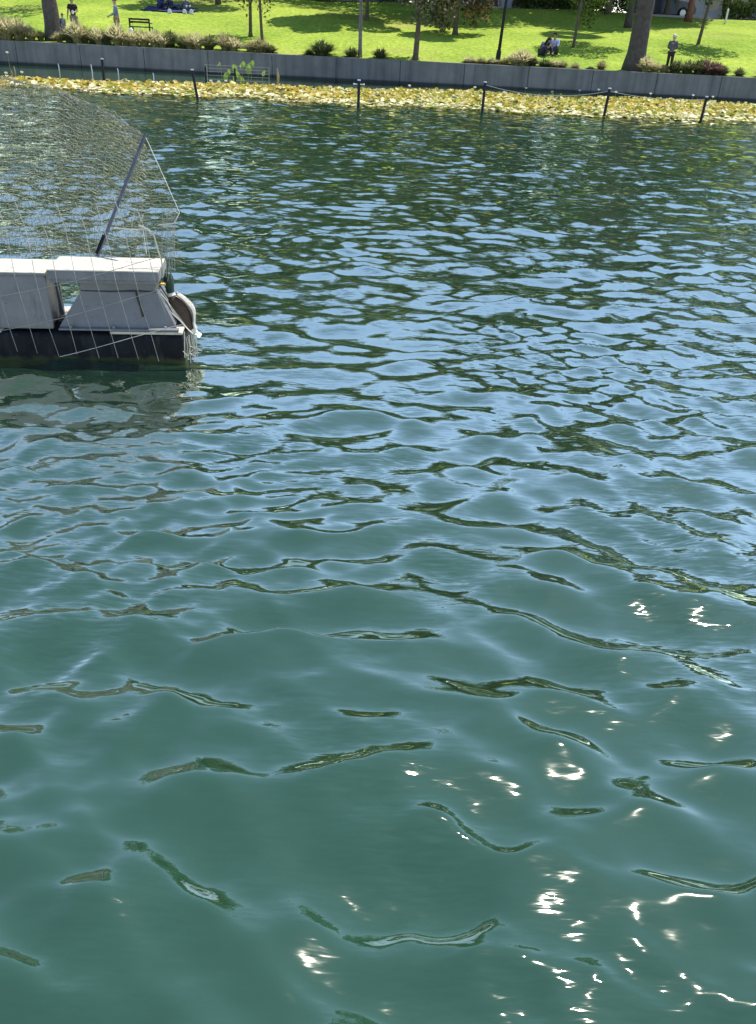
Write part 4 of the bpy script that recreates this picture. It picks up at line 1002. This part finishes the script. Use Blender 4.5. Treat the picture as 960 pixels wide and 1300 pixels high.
    # head details
    hd = J['head']; ax = (J['head']-J['jaw']).normalized(); fw = Vector(pose.get('face', (0, -1, 0)) if pose else (0, -1, 0)).normalized(); sd_ = ax.cross(fw).normalized()
    H = cloth(hair); m = MB(); rot = Matrix((sd_, -fw, ax)).transposed()
    nu, nv = 14, 9; vs = []; fs = []
    for j in range(nv+1):
        ph = (math.pi*.62)*j/nv
        for i in range(nu):
            th = 2*math.pi*i/nu; cut = 1.0
            q = Vector((.098*math.sin(ph)*math.cos(th), .112*math.sin(ph)*math.sin(th), .105*math.cos(ph)+.028))
            if q.y < -.05 and ph > 1.0: q.z = max(q.z, .055); q.y = max(q.y, -.092)
            vs.append(hd + rot @ (q + Vector((0, .008, 0))))
    for j in range(nv):
        for i in range(nu): fs.append((j*nu+i, (j+1)*nu+i, (j+1)*nu+(i+1) % nu, j*nu+(i+1) % nu))
    m.add(vs, fs)
    if hair_kind == 'long':
        for k in range(11):
            a = -.2 + 3.5*k/10; o_ = rot @ Vector((.088*math.cos(a), .095*math.sin(a), 0))
            m.tube([hd+o_+ax*.02, hd+o_*1.15-ax*.12, hd+o_*1.2-ax*.28, hd+o_*1.0-ax*.42], [.03, .036, .032, .012], 6)
    m.build('hair', H, t, smooth=True)
    for s in (-1, 1):
        m = MB(); m.ball(hd+fw*.083+sd_*s*.032-ax*.005, .012); m.build('eye', cloth((.03, .02, .02)), t, smooth=True)
        m = MB(); m.ball(hd+sd_*s*.092-ax*.02, (.013, .02, .03)); m.build('ear', SKIN, t, smooth=True)
    m = MB(); m.ball(hd+fw*.097-ax*.03, (.014, .018, .022)); m.build('nose', SKIN, t, smooth=True)
    m = MB(); m.ball(hd+fw*.084-ax*.062, (.024, .010, .007)); m.build('mouth', cloth((.30, .10, .09)), t, smooth=True)
    if cap:
        m = MB(); vs = []; fs = []
        for j in range(5):
            ph = 1.45*j/4
            for i in range(14): th = 2*math.pi*i/14; vs.append(hd+rot @ Vector((.108*math.sin(ph)*math.cos(th), .12*math.sin(ph)*math.sin(th), .11*math.cos(ph)+.045)))
        for j in range(4):
            for i in range(14): fs.append((j*14+i, (j+1)*14+i, (j+1)*14+(i+1) % 14, j*14+(i+1) % 14))
        m.add(vs, fs); c0 = hd+ax*.05+fw*.08
        m.add([c0-sd_*.075, c0+sd_*.075, c0+sd_*.055+fw*.09-ax*.02, c0-sd_*.055+fw*.09-ax*.02], [(0, 1, 2, 3)]); m.build('cap', cloth(cap), t, smooth=True)
    return t
def on(px, py): return lawn_at(px, py)
k = on(97, 49); person(k, .15, 'person in a dark cap and black patterned top standing by the thick brown palm', top=(.015, .015, .018), sleeves='short', bottom=(.30, .24, .17), cap=(.06, .03, .025), scale=.99,
    pose=dict(lel=(.22, .0, 1.16), lwr=(.07, -.2, 1.12), rel=(-.24, 0, 1.13), rwr=(-.26, -.12, .92)))
m = MB(); m.box((0, 0, 0), (.10, .03, .14)); m.tube([(0, 0, .07), (.0, 0, .10)], .018, 8)
b_ = m.build('cup', cloth((.75, .73, .7)), loc=k+Vector((.10, -.31, 1.10)), bevel=.006); tag(b_, 'small white cup held by the person in the cap', 'cup')
person(on(83, 50), -.3, 'small dark haired child beside the person in the cap', top=(.25, .3, .32), sleeves='short', bottom=(.5, .45, .4), hair=(.06, .035, .02), scale=.62, shoes=(.5, .5, .5))
person(on(151, 52), -1.35, 'man in a grey blue long sleeved shirt and tan trousers, looking left', top=(.17, .21, .28), bottom=(.38, .26, .17), hair=(.02, .016, .014), scale=1.03,
    pose=dict(lel=(.22, -.04, 1.13), lwr=(.16, -.28, 1.02), rel=(-.22, .03, 1.12), rwr=(-.2, -.06, .88), head=(0, -.02, 1.64)))
person(Vector((at_y(848, 90, 44.35).x, 44.35, lawn_z(44.35))), 2.6, 'grey haired person in dark clothes standing in tree shade at right', top=(.10, .095, .105), bottom=(.022, .02, .024), hair=(.62, .60, .57), scale=.92,
    pose=dict(chest=(0, .02, 1.26), neck=(0, -.02, 1.44), jaw=(0, -.05, 1.52), head=(0, -.04, 1.62), lel=(.23, .0, 1.14), lwr=(.1, -.2, 1.06), rel=(-.23, 0, 1.14), rwr=(-.12, -.18, 1.08)))
sit = dict(pelvis=(0, 0, .13), waist=(0, .0, .26), chest=(0, -.05, .47), neck=(0, -.09, .64), jaw=(0, -.14, .71), head=(0, -.15, .80), lsh=(.17, -.06, .58), rsh=(-.17, -.06, .58),
           lel=(.25, -.20, .38), lwr=(.18, -.40, .36), rel=(-.25, -.20, .38), rwr=(-.16, -.40, .36), lhip=(.1, -.04, .12), lkn=(.2, -.40, .40), lan=(.16, -.55, .07), ltoe=(.16, -.68, .04),
           rhip=(-.1, -.04, .12), rkn=(-.2, -.40, .40), ran=(-.16, -.55, .07), rtoe=(-.16, -.68, .04))
sit2 = dict(sit); sit2.update(chest=(0, -.16, .42), neck=(0, -.28, .55), jaw=(0, -.36, .58), head=(0, -.40, .65), lsh=(.16, -.18, .52), rsh=(-.16, -.18, .52), face=(0, -1, -.6))
c1 = on(687, 70); c2 = on(703, 69)
person(c1, .7, 'seated person with long black hair bent forward, left of the couple on the grass', pose=sit2, top=(.10, .09, .20), bottom=(.03, .03, .06), hair=(.008, .007, .008), hair_kind='long', scale=1.05)
person(c2, -.5, 'seated dark haired person in a pale lilac shirt, right of the couple on the grass', pose=sit, top=(.50, .50, .74), bottom=(.03, .035, .05), hair=(.012, .01, .01), scale=1.06)

# picnic group in the shade, upper left
b0 = on(216, 13)
def blanket():
    m = MB(); n = 14; vs = []; fs = []
    for j in range(n+1):
        for i in range(n+1):
            x, y = (i/n-.5)*3.1, (j/n-.5)*2.0; vs.append((x, y, .06+y*SLOPE+.018*math.sin(5*x+3*y)+.012*math.sin(9*y)))
    for j in range(n):
        for i in range(n): fs.append((j*(n+1)+i, j*(n+1)+i+1, (j+1)*(n+1)+i+1, (j+1)*(n+1)+i))
    m.add(vs, fs); o = m.build('blanket', cloth((.02, .03, .10)), smooth=True, loc=b0); s = o.modifiers.new('t', 'SOLIDIFY'); s.thickness = .012
    tag(o, 'dark blue picnic blanket in the round shade on the upper left lawn', 'blanket')
blanket()
lie = dict(sit); lie.update(waist=(0, .1, .2), chest=(0, .26, .34), neck=(0, .36, .46), jaw=(0, .36, .55), head=(0, .37, .63), lsh=(.17, .26, .42), rsh=(-.17, .26, .42), lel=(.25, .36, .22), lwr=(.25, .44, .05), rel=(-.25, .36, .22), rwr=(-.25, .44, .05),
    lkn=(.12, -.42, .22), lan=(.1, -.82, .08), ltoe=(.1, -.88, .2), rkn=(-.12, -.42, .22), ran=(-.1, -.82, .08), rtoe=(-.1, -.88, .2))
person(b0+Vector((-.7, .3, .05)), 1.2, 'person in blue sitting upright at the left end of the blue blanket', pose=sit, top=(.03, .05, .20), bottom=(.03, .03, .08), scale=.98)
person(b0+Vector((.1, .3, .06)), .9, 'person in dark clothes reclining in the middle of the blue blanket', pose=lie, top=(.03, .03, .05), bottom=(.04, .05, .12), scale=.98)
person(b0+Vector((1.0, .2, .06)), .4, 'person in grey reclining at the right end of the blue blanket', pose=lie, top=(.12, .12, .16), bottom=(.25, .25, .3), scale=.95)
for dx, dy, lab in ((1.15, -1.15, 'left white paper bag on the grass before the blue blanket'), (1.55, -1.1, 'middle white paper bag on the grass before the blue blanket'), (.3, -1.35, 'flat pale picnic plate bag at the blanket corner')):
    m = MB(); m.box((0, 0, .1), (.22, .16, .2), taper=.8); m.box((0, 0, .21), (.12, .04, .05)); p = b0+Vector((dx, dy, 0)); p.z = lawn_z(p.y)
    tag(m.build('paper_bag', cloth((.6, .62, .66)), loc=p, bevel=.01), lab, 'bag', 'bags beside the picnic blanket')

# ------------------------------------------------------------------ bench
def bench():
    p = on(179, 48); t = empty('park_bench', p, 'dark park bench seen from behind between the blond grasses', 'bench', rz=-.04); dk = cloth((.025, .022, .02))
    for z, h in ((.80, .085), (.68, .085), (.47, .05)):
        m = MB(); m.box((0, 0 if z > .5 else .24, z), (1.05, .03 if z > .5 else .40, h)); m.build('slat', dk, t, bevel=.006)
    for x in (-.5, .5):
        m = MB(); m.box((x, -.02, .42), (.07, .05, .84)); m.build('leg', dk, t, bevel=.005); m = MB(); m.box((x, .42, .24), (.06, .05, .48)); m.build('leg', dk, t, bevel=.005)
        m = MB(); m.box((x, .2, .64), (.05, .46, .04)); m.build('armrest', dk, t, bevel=.005)
    m = MB(); m.tube([(0, 0, 0), (0, 0, .14), (0, 0, .2), (0, 0, .42), (0, 0, .5)], [.12, .15, .14, .11, .03], 10)
    tag(m.build('white_sack', cloth((.62, .62, .64)), loc=on(169, 50)+Vector((0, -.2, 0)), smooth=True), 'white sack standing at the left end of the dark bench', 'sack')
bench()

# ------------------------------------------------------------------ lamp post
def lamp():
    p = on(631.5, 80); t = empty('lamp_post', p, 'tall slim black lamp post at the wall right of the hanging tree', 'lamp post'); dk = M['post']; lx = .045
    def q(z): return Vector((lx*z, 0, z))
    m = MB(); m.tube([q(0), q(.05), q(.5), q(.55)], [.16, .13, .11, .085], 12); m.build('base', dk, t)
    m = MB(); m.tube([q(.5), q(2.5), q(4.6)], [.078, .068, .055], 10); m.build('pole', dk, t, smooth=True)
    m = MB(); m.tube([q(4.6), q(4.68), q(4.75)], [.08, .14, .12], 12); m.build('collar', dk, t)
    m = MB(); m.ball(q(4.97), (.2, .2, .24), nu=16, nv=10); m.build('globe', cloth((.7, .7, .66)), t, smooth=True)
    m = MB(); m.tube([q(5.18), q(5.24), q(5.32)], [.1, .07, .02], 10); m.build('finial', dk, t)
lamp()

# ------------------------------------------------------------------ cars
M['glass'] = mat('car_glass', (.03, .04, .045), .06, .1, 2, spec=.8)
M['tyre'] = mat('tyre', (.02, .02, .02), .85, .2, 10); M['rim'] = mat('rim', (.45, .46, .48), .35, .1, 5, metal=.7)
M['lampglass'] = mat('headlight_glass', (.75, .76, .78), .15, .05, 5); M['tail'] = mat('tail_light', (.45, .02, .015), .3, .1, 5)
def car(x, y, label, paint, L=4.5, H=1.46, kind='saloon', face=1):
    z = lawn_z(CREST) - .03; t = empty('parked_car', (x, y, z), label, 'car', 'cars parked along the street', rz=0 if face > 0 else math.pi)
    pm_ = mat('car_paint', paint, .3, .04, 2, spec=.6); w2 = .87; wr = .34; xa, xb = -L*.32, L*.31
    lower = [(-L/2, .32), (-L/2-.02, .62), (-L/2+.06, .92)]
    if kind == 'saloon': roof = [(-L*.34, .98), (-L*.20, H*.98), (L*.05, H), (L*.22, .98), (L*.44, .84)]
    else: roof = [(-L*.46, 1.05), (-L*.40, H*.98), (L*.08, H), (L*.23, 1.08), (L*.45, .98)]
    belt = [(L/2, .66), (L/2+.02, .45), (L/2-.05, .28)]
    prof = lower + [(-L*.42, .96)] + [(p[0], min(p[1], roof[0][1]) if False else p[1]) for p in roof] + belt
    def arch(cx): return [(cx+wr*1.15*math.cos(a), .30+wr*1.15*math.sin(a)) for a in np.linspace(0, math.pi, 9)]
    poly = prof + [(xb+wr*1.15+.03, .24)] + arch(xb) + [(xb-wr*1.15-.03, .22), (xa+wr*1.15+.03, .22)] + arch(xa) + [(xa-wr*1.15-.03, .26)]
    me = bmesh.new(); vsA = []; vsB = []
    for px_, pz in poly:
        tum = .0 if pz < .95 else (pz-.95)/(H-.95)*.17
        vsA.append(me.verts.new((px_, -w2+tum, pz))); vsB.append(me.verts.new((px_, w2-tum, pz)))
    n = len(poly); fa = me.faces.new(vsA); fb = me.faces.new(list(reversed(vsB)))
    for i in range(n): me.faces.new((vsA[(i+1) % n], vsA[i], vsB[i], vsB[(i+1) % n]))
    bmesh.ops.triangulate(me, faces=[fa, fb]); bmesh.ops.recalc_face_normals(me, faces=me.faces)
    md = bpy.data.meshes.new('body'); me.to_mesh(md); me.free(); md.materials.append(pm_); o = bpy.data.objects.new('body', md); link(o, t)
    b = o.modifiers.new('b', 'BEVEL'); b.width = .035; b.segments = 2; b.limit_method = 'ANGLE'; b.angle_limit = R(40)
    # side windows and glasshouse ends
    r0, r1, r2, r3 = roof[0], roof[1], roof[2], roof[3]
    def tumb(pz): return (max(pz, .95)-.95)/(H-.95)*.17
    zb, zt = 1.0, H-.10
    def xl(z_): return r0[0]+(r1[0]-r0[0])*(z_-r0[1])/(r1[1]-r0[1])+.10
    def xr(z_): return r3[0]+(r2[0]-r3[0])*(z_-r3[1])/(r2[1]-r3[1])-.10
    zb = max(zb, r0[1]+.04); mid = (r1[0]+r2[0])/2
    for s in (-1, 1):
        for a0, a1 in ((xl, lambda z_: mid-.04), (lambda z_: mid+.04, xr)):
            m = MB(); vs = [(a0(zb), s*(w2-tumb(zb)+.008), zb), (a1(zb), s*(w2-tumb(zb)+.008), zb), (a1(zt), s*(w2-tumb(zt)+.008), zt), (a0(zt), s*(w2-tumb(zt)+.008), zt)]
            m.prism(vs, (0, 0, 0), (0, -s*.03, 0)); m.build('side_window', M['glass'], t)
        m = MB(); m.box((mid-.30, s*(w2+.012), .86), (.16, .02, .03)); m.build('door_handle', pm_, t)
        m = MB(); m.box((r3[0]-.25, s*(w2+.09), 1.02), (.12, .18, .12)); m.build('mirror', pm_, t, bevel=.02)
    for (pA, pB, nm) in ((r0, r1, 'rear_window'), (r3, r2, 'windscreen')):
        m = MB(); n0 = Vector((pA[0]-pB[0], 0, pA[1]-pB[1])); out = Vector((-n0.z, 0, n0.x)) if nm == 'windscreen' else Vector((n0.z, 0, -n0.x)); out = out.normalized()*.02
        if out.z < 0: out = -out
        a = Vector((pA[0], 0, pA[1])).lerp(Vector((pB[0], 0, pB[1])), .1)+out; bq = Vector((pA[0], 0, pA[1])).lerp(Vector((pB[0], 0, pB[1])), .9)+out
        m.prism([a+Vector((0, -.72, 0)), a+Vector((0, .72, 0)), bq+Vector((0, .62, 0)), bq+Vector((0, -.62, 0))], (0, 0, 0), -out); m.build(nm, M['glass'], t)
    for cx in (xa, xb):
        for s in (-1, 1):
            wo_ = bpy.data.objects.new('wheel', TYRE); link(wo_, t); wo_.location = (cx, s*(w2-.10), .33)
            rm = bpy.data.objects.new('rim', RIM); link(rm, wo_); rm.location = (0, s*.02, 0)
    for s in (-1, 1):
        m = MB(); m.ball((L/2-.04, s*.62, .70), (.07, .17, .09)); m.build('headlight', M['lampglass'], t, smooth=True)
        m = MB(); m.box((-L/2+.02, s*.66, .80), (.08, .26, .14)); m.build('tail_light', M['tail'], t, bevel=.02)
    m = MB(); m.box((L/2+.0, 0, .40), (.10, 1.5, .16)); m.build('bumper', pm_, t, bevel=.04); m = MB(); m.box((-L/2+.0, 0, .42), (.10, 1.5, .16)); m.build('bumper', pm_, t, bevel=.04)
    return t
m = MB(); m.tube([(0, -.11, 0), (0, -.10, 0), (0, .10, 0), (0, .11, 0)], [.30, .335, .335, .30], 20); TYRE = m.mesh('wheel', M['tyre'], True)
m = MB(); m.tube([(0, -.115, 0), (0, .115, 0)], [.21, .21], 16); 
for k_ in range(5):
    a = k_*1.2566
    for s in (-1, 1): m.box((.13*math.cos(a), s*.12, .13*math.sin(a)), (.05, .015, .16), m=Matrix.Rotation(-a+math.pi/2, 3, 'Y'))
RIM = m.mesh('rim', M['rim'])
def ux(px, y): return at_y(px, 10, y).x
car(ux(604, 71)-1.15, 71.2, 'white car parked beyond the crest, left of the lamp post top', (.70, .71, .72), 4.4, 1.45, 'saloon', 1)
car(ux(843, 71)-.2, 71.4, 'long black car behind the reddish trunk at right', (.012, .013, .015), 4.9, 1.75, 'suv', 1)
car(ux(725, 71)-.2, 71.4, 'dark car behind the slender feathery tree', (.02, .022, .03), 4.6, 1.5, 'saloon', -1)
car(ux(440, 71), 71.4, 'dark car in shade beyond the slim grey trunk', (.03, .03, .035), 4.5, 1.5, 'saloon', 1)

# ------------------------------------------------------------------ buildings and fences across the street
def wood_fence(x0, x1, y, h, m_, label):
    z = lawn_z(CREST)-.05; t = empty('board_fence', (x0, y, z), label, 'fence'); x = 0
    while x < x1-x0: m = MB(); m.box((x+.14, random.uniform(-.01, .01), h/2), (.27, .03, h)); m.build('board', m_, t); x += .29
    m = MB(); m.box(((x1-x0)/2, .05, h*.8), (x1-x0, .06, .09)); m.box(((x1-x0)/2, .05, h*.2), (x1-x0, .06, .09)); m.build('rail', m_, t)
wood_fence(ux(636, 70.4), ux(656, 70.4), 70.6, 1.9, cloth((.45, .45, .48)), 'short grey white board fence right of the white car')
def house(x, y, W, D, H, col, label, roofc=(.16, .10, .08)):
    z = lawn_z(CREST)-.06; t = empty('house', (x, y, z), label, 'house'); wm = mat('stucco', col, .9, .08, 1.5, bump=.003, bump_scale=20)
    m = MB(); m.box((0, 0, H/2), (W, D, H)); m.build('wall', wm, t)
    r = MB(); r.prism([(-W/2-.4, -D/2-.4, H+.003), (-W/2-.4, D/2+.4, H+.003), (-W/2-.4, 0, H+D*.22)], (0, 0, 0), (W+.8, 0, 0)); r.build('roof', mat('roof_tiles', roofc, .9, .25, 4, bump=.02), t)
    nwin = int(W/2.6)
    for fl in range(int(H/2.8)):
        for k in range(nwin):
            xx = -W/2+W*(k+.5)/nwin; zz = 1.5+fl*2.8
            f = MB(); f.box((xx, -D/2-.02, zz), (1.2, .07, 1.25)); fo = f.build('window', cloth((.62, .6, .56)), t)
            for s in (-.28, .28): g = MB(); g.box((xx+s, -D/2-.062, zz), (.48, .02, 1.08)); g.build('pane', M['glass'], fo)
    d = MB(); d.box((-W/2+.75, -D/2-.03, 1.03), (.95, .06, 2.05)); d.build('door', cloth((.12, .07, .05)), t)
    c = MB(); c.tube([(W/2-.5, -D/2-.07, 0), (W/2-.5, -D/2-.07, H)], .05, 8); c.build('downpipe', cloth((.2, .2, .2)), t)
house(ux(885, 80)+1.2, 84, 9.0, 8, 5.6, (.55, .55, .57), 'pale two storey house behind the forked tree at right')
house(-6, 88, 13, 9, 5.8, (.40, .34, .27), 'tan house across the street behind the young tree pair')
house(-26, 87, 12, 9, 6, (.5, .48, .42), 'cream house across the street at upper left')
house(8, 90, 11, 9, 6, (.32, .28, .25), 'brown house behind the white car')
house(38, 88, 14, 9, 6, (.42, .40, .36), 'grey house across the street at far right')
def hedge(x, y, W, D, H, label, leaf, seed, n):
    rs = np.random.RandomState(seed); P = np.stack([rs.uniform(-W/2, W/2, n), rs.uniform(-D/2, D/2, n), H*rs.rand(n)**.6], -1)
    P[:, 2] *= 1+.18*np.sin(P[:, 0]*2.1)+.1*np.sin(P[:, 0]*5.3)
    t = empty('hedge', (x, y, lawn_z(min(y, CREST))-.02), label, 'hedge', 'dark shrubs along the street'); o = bpy.data.objects.new('foliage', leaf_cloud('foliage', P, .2, .13, M[leaf], rs)); link(o, t)
    m = MB()
    for k in range(int(W)+1): xx = -W/2+k*W/(int(W)+1e-6); m.tube([(xx, 0, -.05), (xx+.1, 0, H*.6)], [.04, .02], 5)
    m.build('stems', M['bark'], t)
hedge(ux(948, 69), 68.6, 3.6, 1.4, 1.3, 'dark round shrub at the top right corner of the lawn', 'leaf_dark', 61, 2600)
hedge(ux(775, 69), 69.2, 3.4, 1.2, 1.2, 'dark shrub between the two dark cars', 'leaf_dark', 62, 1800)
hedge(ux(690, 69), 68.9, 4.5, 1.2, .8, 'low dark shrub before the dark car', 'leaf_dark', 63, 2000)
hedge(ux(500, 69), 69.0, 6.0, 1.4, 1.0, 'dark shrub row above the dark sturdy trunk', 'leaf_dark', 64, 2600)
hedge(ux(383, 69), 67.8, 3.0, 1.2, .9, 'dark shrub at the top edge left of the flowering one', 'leaf_dark', 65, 1800)
def flowering():
    t = empty('flowering_shrub', (ux(412, 68), 67.2, lawn_z(67.2)-.02), 'shrub with white blossoms at the top edge above the long shade', 'shrub'); rs = np.random.RandomState(66)
    P = rs.normal(size=(1400, 3))*np.array([.5, .4, .22])+np.array([0, 0, .4]); P[:, 2] = np.abs(P[:, 2]); o = bpy.data.objects.new('foliage', leaf_cloud('foliage', P, .12, .08, M['leaf_dark'], rs)); link(o, t)
    m = MB(); r = random.Random(6)
    for k in range(46): m.ball((r.gauss(0, .5), r.gauss(-.25, .3), .45+r.gauss(0, .2)), .06+.03*r.random(), nu=6, nv=4)
    o = m.build('blossoms', M['petal'], t); tag(o, kind='stuff')
flowering()
m = MB(); m.tube([(0, 0, -.1), (0, 0, .75), (0, 0, .78)], [.07, .07, .02], 8); tag(m.build('marker_post', cloth((.7, .7, .7)), loc=on(921, 28)), 'short white marker post near the top right corner', 'post')
